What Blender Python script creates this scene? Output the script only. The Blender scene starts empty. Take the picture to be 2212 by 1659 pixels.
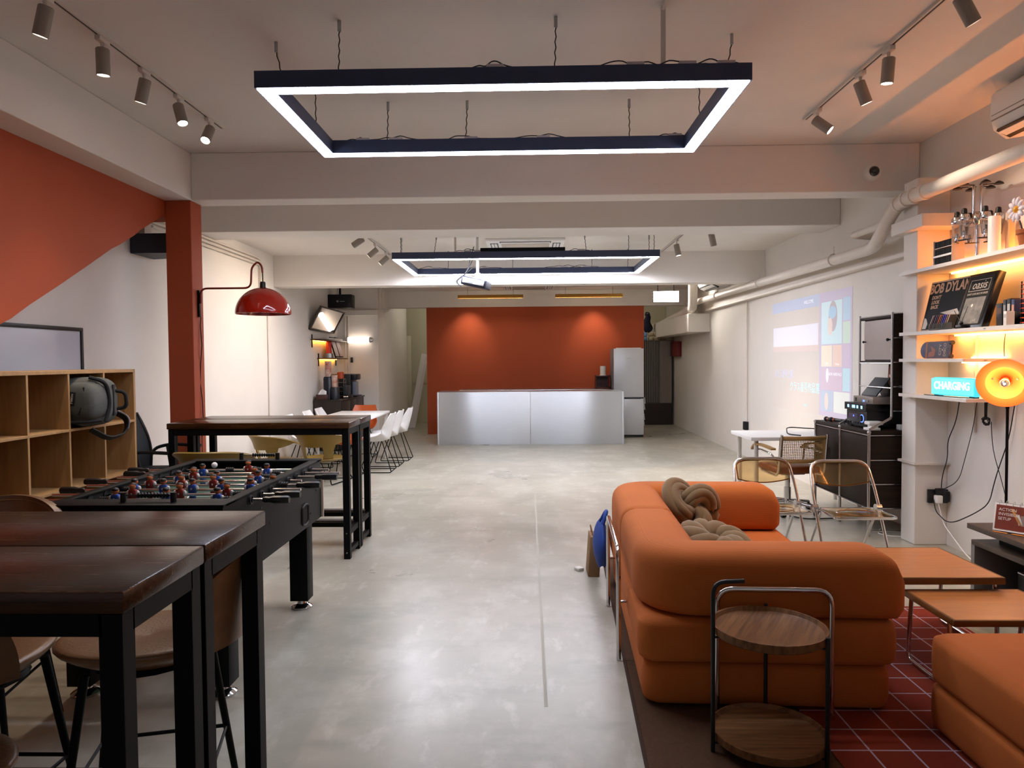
import bpy, bmesh, math, random
from mathutils import Vector, Matrix, Euler
random.seed(7)
SC = bpy.context.scene
COL = SC.collection
PI = math.pi
R = math.radians
# ---------------------------------------------------------------- camera, world, exposure
cam = bpy.data.objects.new('camera', bpy.data.cameras.new('camera'))
COL.objects.link(cam)
cam.data.sensor_width = 36.0
cam.data.lens = 36.0 * 1550 / 2212
cam.data.clip_end = 60
right = Vector((0.99972938, 0.02191812, -0.00779566))
down = Vector((-0.00706541, -0.0331995, -0.99942377))
fwd = Vector((-0.0221643, 0.99920838, -0.03303566))
cm = Matrix((right, -down, -fwd)).transposed().to_4x4()
cm.translation = Vector((0, 0, 1.52))
cam.matrix_world = cm
SC.camera = cam
w = bpy.data.worlds.new('World')
SC.world = w
w.use_nodes = True
w.node_tree.nodes['Background'].inputs[0].default_value = (0.86, 0.9, 1.0, 1)
w.node_tree.nodes['Background'].inputs[1].default_value = 0.28
SC.view_settings.view_transform = 'Standard'
SC.view_settings.look = 'None'
SC.view_settings.gamma = 1
SC.view_settings.exposure = 0.55
SC.view_settings.use_curve_mapping = False
SC.cycles.max_bounces = 9
SC.cycles.diffuse_bounces = 7
SC.cycles.glossy_bounces = 4
SC.cycles.transmission_bounces = 6
SC.cycles.transparent_max_bounces = 8
SC.cycles.sample_clamp_indirect = 6
SC.cycles.caustics_reflective = False
SC.cycles.caustics_refractive = False
# light strengths (W or emission strength) used by the lamps' own builders below
COOL = (0.80, 0.90, 1.0)
WARM = (1.0, 0.80, 0.62)
FRAME_LIGHT = 34.0
SPOT_W = 42.0
STRIP_W = 5.0

# ---------------------------------------------------------------- materials
def lin(h):
    h = h.lstrip('#')
    out = []
    for i in (0, 2, 4):
        c = int(h[i:i + 2], 16) / 255
        out.append(c / 12.92 if c <= 0.04045 else ((c + 0.055) / 1.055) ** 2.4)
    return (*out, 1)

MATS = {}
def mat(name, hexa, rough=0.5, metal=0.0, var=0.0, vscale=6.0, hexb=None, bump=0.0, bscale=80.0, stretch=(1, 1, 1),
        emit=0.0, ecol=None, trans=0.0, ior=1.45, coat=0.0, spec=0.5, rvar=0.0, aniso=0.0, sheen=0.0, alpha=1.0):
    if name in MATS:
        return MATS[name]
    m = bpy.data.materials.new(name)
    m.use_nodes = True
    nt = m.node_tree
    b = nt.nodes['Principled BSDF']
    b.inputs['Base Color'].default_value = lin(hexa)
    b.inputs['Roughness'].default_value = rough
    b.inputs['Metallic'].default_value = metal
    b.inputs['Transmission Weight'].default_value = trans
    b.inputs['IOR'].default_value = ior
    b.inputs['Coat Weight'].default_value = coat
    b.inputs['Specular IOR Level'].default_value = spec
    b.inputs['Sheen Weight'].default_value = sheen
    b.inputs['Alpha'].default_value = alpha
    if emit:
        b.inputs['Emission Color'].default_value = lin(ecol or hexa)
        b.inputs['Emission Strength'].default_value = emit
    L = nt.links.new
    tc = nt.nodes.new('ShaderNodeTexCoord')
    mp = nt.nodes.new('ShaderNodeMapping')
    mp.inputs['Scale'].default_value = stretch
    L(tc.outputs['Object'], mp.inputs['Vector'])
    if var or hexb:
        n = nt.nodes.new('ShaderNodeTexNoise')
        n.inputs['Scale'].default_value = vscale
        n.inputs['Detail'].default_value = 6
        n.inputs['Roughness'].default_value = 0.62
        L(mp.outputs[0], n.inputs['Vector'])
        r = nt.nodes.new('ShaderNodeValToRGB')
        a = lin(hexa)
        c2 = lin(hexb) if hexb else tuple(x * (1 - var) for x in a[:3]) + (1,)
        r.color_ramp.elements[0].position = 0.32
        r.color_ramp.elements[1].position = 0.68
        r.color_ramp.elements[0].color = c2
        r.color_ramp.elements[1].color = a
        L(n.outputs['Fac'], r.inputs['Fac'])
        L(r.outputs['Color'], b.inputs['Base Color'])
        if rvar:
            mr = nt.nodes.new('ShaderNodeMapRange')
            mr.inputs['To Min'].default_value = rough - rvar
            mr.inputs['To Max'].default_value = rough + rvar
            L(n.outputs['Fac'], mr.inputs['Value'])
            L(mr.outputs[0], b.inputs['Roughness'])
    if bump:
        n2 = nt.nodes.new('ShaderNodeTexNoise')
        n2.inputs['Scale'].default_value = bscale
        n2.inputs['Detail'].default_value = 4
        L(mp.outputs[0], n2.inputs['Vector'])
        bp = nt.nodes.new('ShaderNodeBump')
        bp.inputs['Strength'].default_value = bump
        bp.inputs['Distance'].default_value = 0.01
        L(n2.outputs['Fac'], bp.inputs['Height'])
        L(bp.outputs[0], b.inputs['Normal'])
    if aniso:
        b.inputs['Anisotropic'].default_value = aniso
        t = nt.nodes.new('ShaderNodeTangent')
        t.direction_type = 'RADIAL'
        t.axis = 'Z'
        L(t.outputs[0], b.inputs['Tangent'])
    MATS[name] = m
    return m

def emitter(name, hexa, strength):
    if name in MATS:
        return MATS[name]
    m = bpy.data.materials.new(name)
    m.use_nodes = True
    nt = m.node_tree
    nt.nodes.remove(nt.nodes['Principled BSDF'])
    e = nt.nodes.new('ShaderNodeEmission')
    e.inputs[0].default_value = lin(hexa)
    e.inputs[1].default_value = strength
    nt.links.new(e.outputs[0], nt.nodes['Material Output'].inputs[0])
    MATS[name] = m
    return m

# ---------------------------------------------------------------- mesh builder
class MB:
    def __init__(self):
        self.bm = bmesh.new()
        self.mi = 0
    def _own(self, verts):
        for f in {f for v in verts for f in v.link_faces}:
            f.material_index = self.mi
    def box(self, c, s, bev=0.0, seg=2, rot=None):
        M = Matrix.Translation(c)
        if rot:
            M = M @ Euler(rot).to_matrix().to_4x4()
        M = M @ Matrix.Diagonal((*s, 1))
        vs = bmesh.ops.create_cube(self.bm, size=1, matrix=M)['verts']
        self._own(vs)
        if bev:
            es = list({e for v in vs for e in v.link_edges})
            bmesh.ops.bevel(self.bm, geom=es, offset=bev, segments=seg, affect='EDGES', profile=0.5)
        return self
    def bb(self, x0, x1, y0, y1, z0, z1, bev=0.0, seg=2):
        return self.box(((x0 + x1) / 2, (y0 + y1) / 2, (z0 + z1) / 2), (abs(x1 - x0), abs(y1 - y0), abs(z1 - z0)), bev, seg)
    def ring(self, p, u, v, r, n):
        return [self.bm.verts.new(p + u * (math.cos(2 * PI * i / n) * r) + v * (math.sin(2 * PI * i / n) * r)) for i in range(n)]
    def skin(self, rings, closed_u=True, loop=False):
        m = len(rings)
        for k in range(m if loop else m - 1):
            a, b = rings[k], rings[(k + 1) % m]
            n = len(a)
            for i in range(n if closed_u else n - 1):
                j = (i + 1) % n
                try:
                    f = self.bm.faces.new((a[i], a[j], b[j], b[i]))
                    f.material_index = self.mi
                except ValueError:
                    pass
    def cap(self, ring, flip=False):
        try:
            f = self.bm.faces.new(ring[::-1] if flip else ring)
            f.material_index = self.mi
        except ValueError:
            pass
    def tube(self, pts, r, n=8, closed=False, caps=True):
        pts = [Vector(p) for p in pts]
        rs = r if isinstance(r, (list, tuple)) else [r] * len(pts)
        m = len(pts)
        T = []
        for i in range(m):
            if closed:
                t = pts[(i + 1) % m] - pts[i - 1]
            else:
                t = pts[min(i + 1, m - 1)] - pts[max(i - 1, 0)]
            T.append(t.normalized())
        ref = Vector((0, 0, 1)) if abs(T[0].z) < 0.9 else Vector((1, 0, 0))
        u = (ref - T[0] * ref.dot(T[0])).normalized()
        rings = []
        for i in range(m):
            u = (u - T[i] * u.dot(T[i])).normalized()
            rings.append(self.ring(pts[i], u, T[i].cross(u), rs[i], n))
        self.skin(rings, True, closed)
        if caps and not closed:
            self.cap(rings[0], True)
            self.cap(rings[-1])
        return self
    def cyl(self, p0, p1, r, r2=None, n=12):
        return self.tube([p0, p1], [r, r if r2 is None else r2], n)
    def lathe(self, prof, n=24, M=None):
        M = M or Matrix()
        rings = []
        for (r, z) in prof:
            rings.append([self.bm.verts.new(M @ Vector((r * math.cos(2 * PI * i / n), r * math.sin(2 * PI * i / n), z))) for i in range(n)])
        self.skin(rings)
        if prof[0][0] > 1e-6:
            self.cap(rings[0], True)
        if prof[-1][0] > 1e-6:
            self.cap(rings[-1])
        return self
    def shell(self, prof, n=24, M=None):
        M = M or Matrix()
        rings = [[self.bm.verts.new(M @ Vector((r * math.cos(2 * PI * i / n), r * math.sin(2 * PI * i / n), z))) for i in range(n)] for (r, z) in prof]
        self.skin(rings)
        return self
    def prism(self, poly, d0, d1, M=None):
        M = M or Matrix()
        a = [self.bm.verts.new(M @ Vector((x, y, d0))) for x, y in poly]
        b = [self.bm.verts.new(M @ Vector((x, y, d1))) for x, y in poly]
        self.skin([a, b])
        self.cap(a, True)
        self.cap(b)
        return self
    def ball(self, c, r, s=(1, 1, 1), n=16, rot=None):
        M = Matrix.Translation(c)
        if rot:
            M = M @ Euler(rot).to_matrix().to_4x4()
        M = M @ Matrix.Diagonal((*s, 1))
        vs = bmesh.ops.create_uvsphere(self.bm, u_segments=n, v_segments=max(6, n // 2), radius=r, matrix=M)['verts']
        self._own(vs)
        return self
    def surf(self, f, nu, nv, thick=0.0):
        P = [[Vector(f(i / nu, j / nv)) for j in range(nv + 1)] for i in range(nu + 1)]
        rings = [[self.bm.verts.new(p) for p in row] for row in P]
        self.skin(rings, False)
        if thick:
            def nrm(i, j):
                a = P[min(i + 1, nu)][j] - P[max(i - 1, 0)][j]
                b = P[i][min(j + 1, nv)] - P[i][max(j - 1, 0)]
                return a.cross(b).normalized()
            back = [[self.bm.verts.new(P[i][j] + nrm(i, j) * thick) for j in range(nv + 1)] for i in range(nu + 1)]
            self.skin([r[::-1] for r in back], False)
            top = rings[0]; tb = back[0]
            self.skin([rings[0], back[0]], False); self.skin([back[-1], rings[-1]], False)
            l0 = [r[0] for r in rings]; l1 = [r[0] for r in back]
            h0 = [r[-1] for r in rings]; h1 = [r[-1] for r in back]
            self.skin([l1, l0], False); self.skin([h0, h1], False)
        return self
    def build(self, name, mats, parent=None, smooth=True, loc=None, rot=None, fix=True, ang=38):
        if fix:
            bmesh.ops.recalc_face_normals(self.bm, faces=self.bm.faces[:])
        me = bpy.data.meshes.new(name)
        self.bm.to_mesh(me)
        self.bm.free()
        for m in (mats if isinstance(mats, (list, tuple)) else [mats]):
            me.materials.append(m)
        if smooth:
            me.polygons.foreach_set('use_smooth', [True] * len(me.polygons))
            me.set_sharp_from_angle(angle=R(ang))
        o = bpy.data.objects.new(name, me)
        COL.objects.link(o)
        if parent:
            o.parent = parent
        if loc:
            o.location = loc
        if rot:
            o.rotation_euler = rot
        return o

def fillet(pts, r, n=5, closed=False):
    pts = [Vector(p) for p in pts]
    out = []
    m = len(pts)
    for i in range(m):
        if not closed and i in (0, m - 1):
            out.append(pts[i]); continue
        a, b, c = pts[i - 1], pts[i], pts[(i + 1) % m]
        d1 = (a - b); d2 = (c - b)
        k = min(r, d1.length * 0.49, d2.length * 0.49)
        p1 = b + d1.normalized() * k; p2 = b + d2.normalized() * k
        for t in range(n + 1):
            t = t / n
            out.append(p1 * (1 - t) ** 2 + b * 2 * t * (1 - t) + p2 * t * t)
    return out

def thing(name, label, cat, loc=(0, 0, 0), rz=0.0, group=None):
    o = bpy.data.objects.new(name, None)
    COL.objects.link(o)
    o.empty_display_size = 0.1
    o.location = loc
    o.rotation_euler = (0, 0, rz)
    return tag(o, label, cat, group)

def tag(o, label, cat, group=None):
    o['label'] = label
    o['category'] = cat
    if group:
        o['group'] = group
    return o

def struct(o):
    o['kind'] = 'structure'
    return o

def dup(o, parent=None, label=None, loc=None, rz=None):
    c = o.copy()
    COL.objects.link(c)
    if parent:
        c.parent = parent
    for ch in o.children:
        dup(ch, c)
    if label:
        c['label'] = label
    if loc:
        c.location = loc
    if rz is not None:
        c.rotation_euler = (0, 0, rz)
    return c

def text(name, body, size, parent, loc, rot, m, align='CENTER', shear=0.0, sx=1.0, ext=0.0004):
    cu = bpy.data.curves.new(name, 'FONT')
    cu.body = body
    cu.size = size
    cu.align_x = align
    cu.align_y = 'CENTER'
    cu.extrude = ext
    cu.shear = shear
    cu.resolution_u = 3
    cu.materials.append(m)
    o = bpy.data.objects.new(name, cu)
    COL.objects.link(o)
    o.parent = parent
    o.location = loc
    o.rotation_euler = rot
    o.scale = (sx, 1, 1)
    TEXTS.append(o)
    return o
TEXTS = []
FACE_CAM = (PI / 2, 0, 0)           # lettering that reads from -Y
FACE_LEFT = (PI / 2, 0, -PI / 2)    # lettering that reads from -X
FACE_RIGHT = (PI / 2, 0, PI / 2)    # lettering that reads from +X

def spot(name, loc, target, power, col, ang=50, blend=0.6, size=0.03, parent=None):
    l = bpy.data.lights.new(name, 'SPOT')
    l.energy = power
    l.color = col
    l.spot_size = R(ang)
    l.spot_blend = blend
    l.shadow_soft_size = size
    o = bpy.data.objects.new(name, l)
    COL.objects.link(o)
    o.location = loc
    d = Vector(target) - Vector(loc)
    o.rotation_euler = d.to_track_quat('-Z', 'Y').to_euler()
    return o

# shared materials
WHITE_WALL = mat('white_plaster', '#dfdad3', 0.75, var=0.06, vscale=1.4, bump=0.05, bscale=90)
CEIL = mat('ceiling_paint', '#dedbd8', 0.8, var=0.06, vscale=1.2, bump=0.04, bscale=90)
BEAM = mat('beam_paint', '#dfdbd7', 0.8, var=0.05, vscale=1.5, bump=0.05, bscale=70)
ORANGE = mat('orange_plaster', '#a0441d', 0.7, var=0.08, vscale=1.2, bump=0.06, bscale=80)
PIPE = mat('painted_pipe', '#d8d0c6', 0.55, var=0.06, vscale=5)
BLACK = mat('black_steel', '#08090a', 0.5, var=0.15, vscale=12, spec=0.14)
BLACKP = mat('black_plastic', '#0d0e10', 0.4)
CHROME = mat('chrome', '#d6d6d8', 0.12, 1.0)
STEEL = mat('dull_steel', '#a9abae', 0.32, 1.0)
WHITEP = mat('white_plastic', '#e6e5e2', 0.4)
WHITEM = mat('white_metal', '#cfc9c2', 0.45)
PAPER = mat('paper', '#dcd8d0', 0.8)
# ---------------------------------------------------------------- the room
def concrete():
    m = mat('polished_concrete', '#b0ab9b', 0.30, hexb='#9c988a', vscale=0.9, rvar=0.09, bump=0.02, bscale=14, spec=0.5)
    nt = m.node_tree
    b = nt.nodes['Principled BSDF']
    col = b.inputs['Base Color'].links[0].from_socket
    tc = nt.nodes.new('ShaderNodeTexCoord')
    for sc, st, lo, hi, k, h in ((3.2, (1, 0.6, 1), 0.48, 0.68, 0.6, '#c3c0b4'), (9.0, (1, 0.45, 1), 0.56, 0.72, 0.5, '#cecbc0'), (2.1, (0.7, 1.3, 1), 0.5, 0.7, 0.6, '#8c8a7c')):
        mp = nt.nodes.new('ShaderNodeMapping'); mp.inputs['Scale'].default_value = st; mp.inputs['Location'].default_value = (sc, sc * 2, 0)
        n = nt.nodes.new('ShaderNodeTexNoise'); n.inputs['Scale'].default_value = sc; n.inputs['Detail'].default_value = 8; n.inputs['Roughness'].default_value = 0.6
        nt.links.new(tc.outputs['Object'], mp.inputs[0]); nt.links.new(mp.outputs[0], n.inputs['Vector'])
        r = nt.nodes.new('ShaderNodeMapRange'); r.inputs['From Min'].default_value = lo; r.inputs['From Max'].default_value = hi; r.inputs['To Max'].default_value = k
        nt.links.new(n.outputs['Fac'], r.inputs['Value'])
        mx = nt.nodes.new('ShaderNodeMix'); mx.data_type = 'RGBA'
        nt.links.new(r.outputs[0], mx.inputs[0]); nt.links.new(col, mx.inputs[6]); mx.inputs[7].default_value = lin(h)
        col = mx.outputs[2]
    nt.links.new(col, b.inputs['Base Color'])
    return m
CONC = concrete()
GREENISH = mat('aged_plaster', '#ccc7b0', 0.8, var=0.08, vscale=1.5, bump=0.05)  # plaster in a pale yellow-green tint
def slab(name, x0, x1, y0, y1, z0, z1, m, bev=0.0):
    return struct(MB().bb(x0, x1, y0, y1, z0, z1, bev).build(name, m, smooth=False))
slab('floor', -3.9, 3.6, -3.0, 18.0, -0.2, 0.0, CONC)
# a filled joint in the floor
slab('trim_1', 0.062, 0.078, 3.1, 7.9, -0.004, 0.0006, mat('joint_filler', '#a8a495', 0.6))
slab('ceiling', -3.65, 3.38, -3.0, 7.9, 3.36, 3.5, CEIL)
slab('ceiling', -3.65, 3.38, 8.3, 10.35, 3.05, 3.2, WHITE_WALL)
slab('ceiling', -3.65, 3.38, 10.55, 17.8, 2.95, 3.1, WHITE_WALL)
slab('wall_left', -3.85, -3.65, -3.0, 17.8, 0, 3.5, WHITE_WALL)
slab('wall_right', 3.38, 3.58, -3.0, 17.8, 0, 3.5, WHITE_WALL)
# the shop front behind the camera: a low sill, piers, a lintel and three glazed bays added to let in dusk fill light
wf = slab('wall_front', -3.65, 3.38, -3.2, -3.0, 0, 0.35, WHITE_WALL)
slab('wall_front', -3.65, 3.38, -3.2, -3.0, 3.05, 3.5, WHITE_WALL)
for x0, x1 in ((-3.65, -3.3), (3.05, 3.38)):
    slab('wall_front', x0, x1, -3.2, -3.0, 0.35, 3.05, WHITE_WALL)
GLAZ = mat('window_glass', '#e8f0f0', 0.02, alpha=0.08)
for k in range(3):
    x0 = -3.3 + 6.35 * k / 3; x1 = x0 + 6.35 / 3
    wn = slab('window_%d' % (k + 1), x0 + 0.05, x1 - 0.05, -3.11, -3.10, 0.40, 3.0, GLAZ)
    for (p0, p1, q0, q1) in ((x0, x0 + 0.05, 0.35, 3.05), (x1 - 0.05, x1, 0.35, 3.05), (x0 + 0.05, x1 - 0.05, 0.35, 0.40), (x0 + 0.05, x1 - 0.05, 3.0, 3.05)):
        MB().bb(p0, p1, -3.14, -3.06, q0, q1).build('window_frame', BLACK, wn, smooth=False)
slab('wall_back', -3.65, 3.38, 17.6, 17.8, 0, 2.95, GREENISH)
slab('wall_niche', -3.65, -2.87, 13.75, 17.0, 0, 2.95, WHITE_WALL)
slab('wall_orange', -2.085, 2.388, 14.81, 15.0, 0, 2.62, ORANGE)
slab('ceiling_beam', -2.87, 3.38, 14.79, 15.06, 2.62, 2.95, WHITE_WALL)
slab('ceiling_beam', -2.95, 3.38, 6.3, 6.56, 2.95, 3.36, BEAM, 0.008)
slab('ceiling_beam', -3.65, 3.38, 7.86, 8.36, 2.95, 3.36, BEAM, 0.008)
slab('ceiling_beam', -3.65, 3.38, 10.3, 10.6, 2.605, 3.06, WHITE_WALL, 0.006)
slab('ceiling_beam', -3.2, -2.95, -3.0, 6.56, 2.95, 3.36, BEAM, 0.008)
slab('pillar', -3.185, -2.958, 6.3, 6.51, 0, 2.95, ORANGE, 0.006)
slab('pillar', 3.12, 3.38, 5.84, 6.05, 0, 2.95, WHITE_WALL, 0.006)
# side wall of the stair, sloping up to the pillar, with the plaster's uneven lower edge
rnd = random.Random(3)
pts = [(6.5, 2.95), (6.5, 2.80), (6.235, 2.80)]
y = 6.235
while y > 1.2:
    pts.append((y, 2.80 - 0.534 * (6.235 - y) + rnd.uniform(-0.008, 0.008)))
    y -= rnd.uniform(0.08, 0.24)
pts += [(1.2, 0.11), (1.2, 0.0), (0.6, 0.0), (0.6, 2.95)]
MX = Matrix(((0, 0, 1, 0), (1, 0, 0, 0), (0, 1, 0, 0), (0, 0, 0, 1)))   # (u, v, d) -> y, z, x
struct(MB().prism(pts, -3.64, -3.187, MX).build('wall_stair', ORANGE, smooth=False))
# bulkheads and boxed ledges on the right wall
slab('trim_2', 3.29, 3.38, 6.05, 13.4, 2.40, 2.44, PIPE, 0.008)
slab('trim_3', 3.33, 3.38, 6.05, 13.4, 2.44, 2.60, PIPE)
slab('trim_4', 2.98, 3.38, 13.4, 17.6, 2.02, 2.36, WHITE_WALL, 0.01)
slab('trim_5', 3.05, 3.38, 5.64, 6.12, 2.53, 2.63, WHITEM, 0.004)
slab('trim_6', 3.095, 3.38, 5.8, 6.07, 0.652, 0.672, WHITEM, 0.004)
slab('trim_7', -3.65, -2.86, 13.66, 13.76, 2.40, 2.50, WHITE_WALL, 0.004)
slab('trim_8', -3.0, -2.1, 17.57, 17.6, 0.98, 1.03, GREENISH)
# ---- pipes
def pipe(name, pts, r, label, n=12, rad=0.12, group=None, m=None):
    o = MB().tube(fillet(pts, rad, 6), r, n).build(name, m or PIPE)
    return tag(o, label, 'pipe', group)
t = thing('drain_pipe', 'thick white drain pipe running along the wall above the glowing shelves', 'pipe', (3.05, 1.0, 2.74))
MB().tube(fillet([(0, -3.5, -0.05), (0, 5.02, 0.05), (0.0, 5.34, -0.20), (0.15, 5.75, -0.21), (0.15, 13.4, -0.14)], 0.16, 6), 0.055, 14).build('pipe_run', PIPE, t)
for yy, zz in ((4.60, 0.045), (4.76, 0.047), (4.88, 0.046), (5.00, 0.035)):
    MB().cyl((0, yy - 0.02, zz), (0, yy + 0.02, zz + 0.001), 0.064, n=14).build('coupling', PIPE, t)
for yy, zz in ((6.6, -0.20), (9.0, -0.18), (11.2, -0.16)):
    m_ = MB().tube([(0.15 + 0.062 * math.cos(a), yy, zz + 0.062 * math.sin(a)) for a in [i * 2 * PI / 12 for i in range(12)]], 0.006, 6, True)
    m_.cyl((0.15, yy, zz + 0.062), (0.15, yy, zz + 0.14), 0.004, n=6).build('hanger', PIPE, t)
pipe('branch_pipe', [(3.07, 6.30, 2.66), (3.15, 7.05, 2.70), (3.36, 7.12, 2.70)], 0.034, 'short white branch pipe turning into the wall beside the drain pipe elbow', 10, 0.06)
pipe('riser_pipe', [(3.02, 13.2, 2.94), (3.02, 13.2, 2.62), (3.08, 13.5, 2.45), (3.08, 17.4, 2.28)], 0.085, 'fat white pipe dropping from the ceiling then sloping away to the back wall')
for i, dz in enumerate((0, 0.045, 0.09)):
    pipe('wall_conduit', [(-3.62, 6.9, 2.84 + dz), (-3.62, 9.72 - i * 0.05 + 0.1, 2.84 + dz), (-3.62, 9.72 - i * 0.05 + 0.1, 2.30)], 0.014,
         ('lowest', 'middle', 'topmost')[i] + ' of the three white conduits running high on the left wall past the red lamp', 8, 0.10, 'conduits on the left wall')
pipe('wall_conduit', [(-3.635, 10.0, 2.3), (-3.635, 10.0, 0.05)], 0.009, 'thin pale conduit running straight down the left wall under the red lamp', 6)
pipe('wall_conduit', [(3.365, 11.1, 2.42), (3.365, 11.1, 0.5)], 0.011, 'thin white conduit dropping down the right wall beside the projected picture', 6)
tag(MB().bb(3.32, 3.379, 11.05, 11.16, 0.42, 0.55, 0.008).build('socket_box', BLACKP), 'black socket box at the foot of the thin conduit on the right wall', 'socket')
for i, x in enumerate((-3.50, -3.44)):
    pipe('wall_conduit', [(x, 13.73, 2.38), (x, 13.73, 0.9)], 0.014, ('first', 'second')[i] + ' white conduit from the corner, behind the coffee machine', 6)
for i, x in enumerate((-2.80, -2.74)):
    pipe('wall_conduit', [(x, 13.62, 2.94), (x, 13.62, 2.50 - 0.02 * i), (x + 0.1, 13.62, 2.50 - 0.02 * i)], 0.014, ('left', 'right')[i] + ' of two short conduits hanging beside the black loudspeaker over the coffee corner', 6, 0.03)
tag(MB().bb(-3.40, -3.36, 13.70, 13.748, 1.50, 1.60, 0.006).build('wall_switch', BLACKP), 'small black switch on the wall beside the slanted frames', 'switch')
# door leaf and plank in the far passage
d = struct(MB().bb(-3.05, -2.79, 17.12, 17.16, 0, 2.12, 0.004).build('door_1', GREENISH))
MB().cyl((-2.97, 17.12, 1.07), (-2.97, 17.06, 1.07), 0.014, n=8).ball((-2.97, 17.05, 1.07), 0.03, n=10).build('door_handle', STEEL, d)
MB().bb(-3.0, -2.86, 17.08, 17.12, 1.95, 2.0).build('door_closer', GREENISH, d)
t = thing('white_plank', 'long white ledged plank leaning against the orange wall in the far passage', 'plank', (-2.70, 16.9, 0))
MB().box((0.16, 0, 0.83), (0.16, 0.035, 1.72), 0.006, rot=(0, R(11), 0)).build('board', WHITEP, t)
MB().box((0.17, -0.025, 0.83), (0.05, 0.02, 1.6), 0.004, rot=(0, R(11), 0)).build('ledge', WHITEP, t)
t.location = (-2.66, 16.3, -0.0)

# ---------------------------------------------------------------- ceiling lights
FRAMEC = mat('dark_aluminium', '#2f3a58', 0.45, var=0.1)  # navy base colour takes in the LEDs' bluish glare
LEDC = emitter('led_diffuser', '#e8edff', FRAME_LIGHT)
CORD = mat('twisted_cord', '#2a2724', 0.7)
WIRE = mat('loose_wire', '#15151a', 0.5)
TERM = mat('clear_terminal', '#b9b0b4', 0.4)
def frame_light(label, x0, x1, y0, y1, z, h, cords, zc, drop, wires, bw=0.09, led=None):
    led = led or LEDC
    t = thing('frame_light', label, 'ceiling light', ((x0 + x1) / 2, (y0 + y1) / 2, z))
    a, b = (x1 - x0) / 2, (y1 - y0) / 2
    def rail(p, q, side):
        # mitred rail: outer edge p-q, inner edge moved in by bw
        m_ = MB()
        P = [Vector((*p, 0)), Vector((*q, 0))]
        cx = lambda v: Vector((v.x - math.copysign(bw, v.x), v.y - math.copysign(bw, v.y), 0))
        quad = [P[0], P[1], cx(P[1]), cx(P[0])]
        vs0 = [m_.bm.verts.new(v + Vector((0, 0, 0.004))) for v in quad]
        vs1 = [m_.bm.verts.new(v + Vector((0, 0, h))) for v in quad]
        m_.skin([vs0, vs1]); m_.cap(vs0, True); m_.cap(vs1)
        o = m_.build('rail', FRAMEC, t, smooth=False)
        m2 = MB()
        def inset(v, k):
            return Vector((v.x - math.copysign(k, v.x), v.y - math.copysign(k, v.y), 0))
        q2 = [inset(P[0], 0.010), inset(P[1], 0.010), inset(P[1], bw - 0.006), inset(P[0], bw - 0.006)]
        v0 = [m2.bm.verts.new(v + Vector((0, 0, -0.001))) for v in q2]
        v1 = [m2.bm.verts.new(v + Vector((0, 0, 0.0039))) for v in q2]
        m2.skin([v0, v1]); m2.cap(v0, True); m2.cap(v1)
        m2.build('led_diffuser', led, o, smooth=False)
    rail((-a, -b), (a, -b), 0); rail((a, -b), (a, b), 1); rail((a, b), (-a, b), 2); rail((-a, b), (-a, -b), 3)
    for (x, y, dx, dy) in cords:
        x -= t.location.x; y -= t.location.y
        p = [(x, y, h)] + [(x + dx * k / 8 + 0.003 * (-1) ** k, y + dy * k / 8, h + (zc - z - h - 0.05) * k / 8) for k in range(1, 9)]
        c = MB().tube(p, 0.0035, 5).build('cord', CORD, t)
        MB().cyl((x + dx, y + dy, zc - z - 0.06), (x + dx, y + dy, zc - z), 0.010, n=8).build('cord_grip', STEEL, c)
    if drop:
        x, y = drop[0] - t.location.x, drop[1] - t.location.y
        MB().bb(x - 0.012, x + 0.012, y - 0.009, y + 0.009, h, zc - z).build('cable_duct', PIPE, t)
    rr = random.Random(5)
    for (x, y, ln, ax) in wires:
        x -= t.location.x; y -= t.location.y
        p = []
        for k in range(9):
            s = (k / 8 - 0.5) * ln
            e = 0.004 + rr.uniform(0.006, 0.04) * math.sin(PI * k / 8)
            p.append((x + (s if ax == 0 else 0), y + (s if ax else 0) + rr.uniform(-0.012, 0.012), h + e))
        o = MB().tube(fillet(p, 0.05, 2), 0.0035, 5).build('wire', WIRE, t)
        MB().box((x + 0.02, y, h + 0.012), (0.09, 0.03, 0.02), 0.003).build('terminal_block', TERM, o)
    return t
t = frame_light('large rectangular black frame light glowing white under the front ceiling', -1.42, 1.166, 3.77, 5.05, 2.95, 0.092,
    [(-1.375, 4.16, -0.06, 0), (-0.985, 3.815, -0.02, 0.1), (0.153, 3.815, 0.01, 0.1), (1.12, 4.16, 0.05, 0), (-0.96, 5.0, -0.02, 0.14), (-0.417, 5.0, 0, 0.14),
     (0.71, 5.0, 0.02, 0.16), (-1.375, 4.72, 0, 0.0), (1.12, 4.72, 0, 0)], 3.36, (0.72, 3.83),
    [(-0.18, 3.80, 0.24, 0), (0.55, 3.80, 0.36, 0), (0.82, 3.80, 0.3, 0), (1.02, 3.80, 0.28, 0), (-1.15, 5.0, 0.22, 0), (-0.92, 5.0, 0.4, 0), (-0.4, 5.0, 0.36, 0), (0.1, 5.0, 0.44, 0), (1.0, 5.0, 0.2, 0)])
pipe('ceiling_conduit', [(0.72, 3.84, 3.348), (0.72, 0.5, 3.348)], 0.011, 'white cable conduit running along the ceiling to the large frame light', 8)
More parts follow.
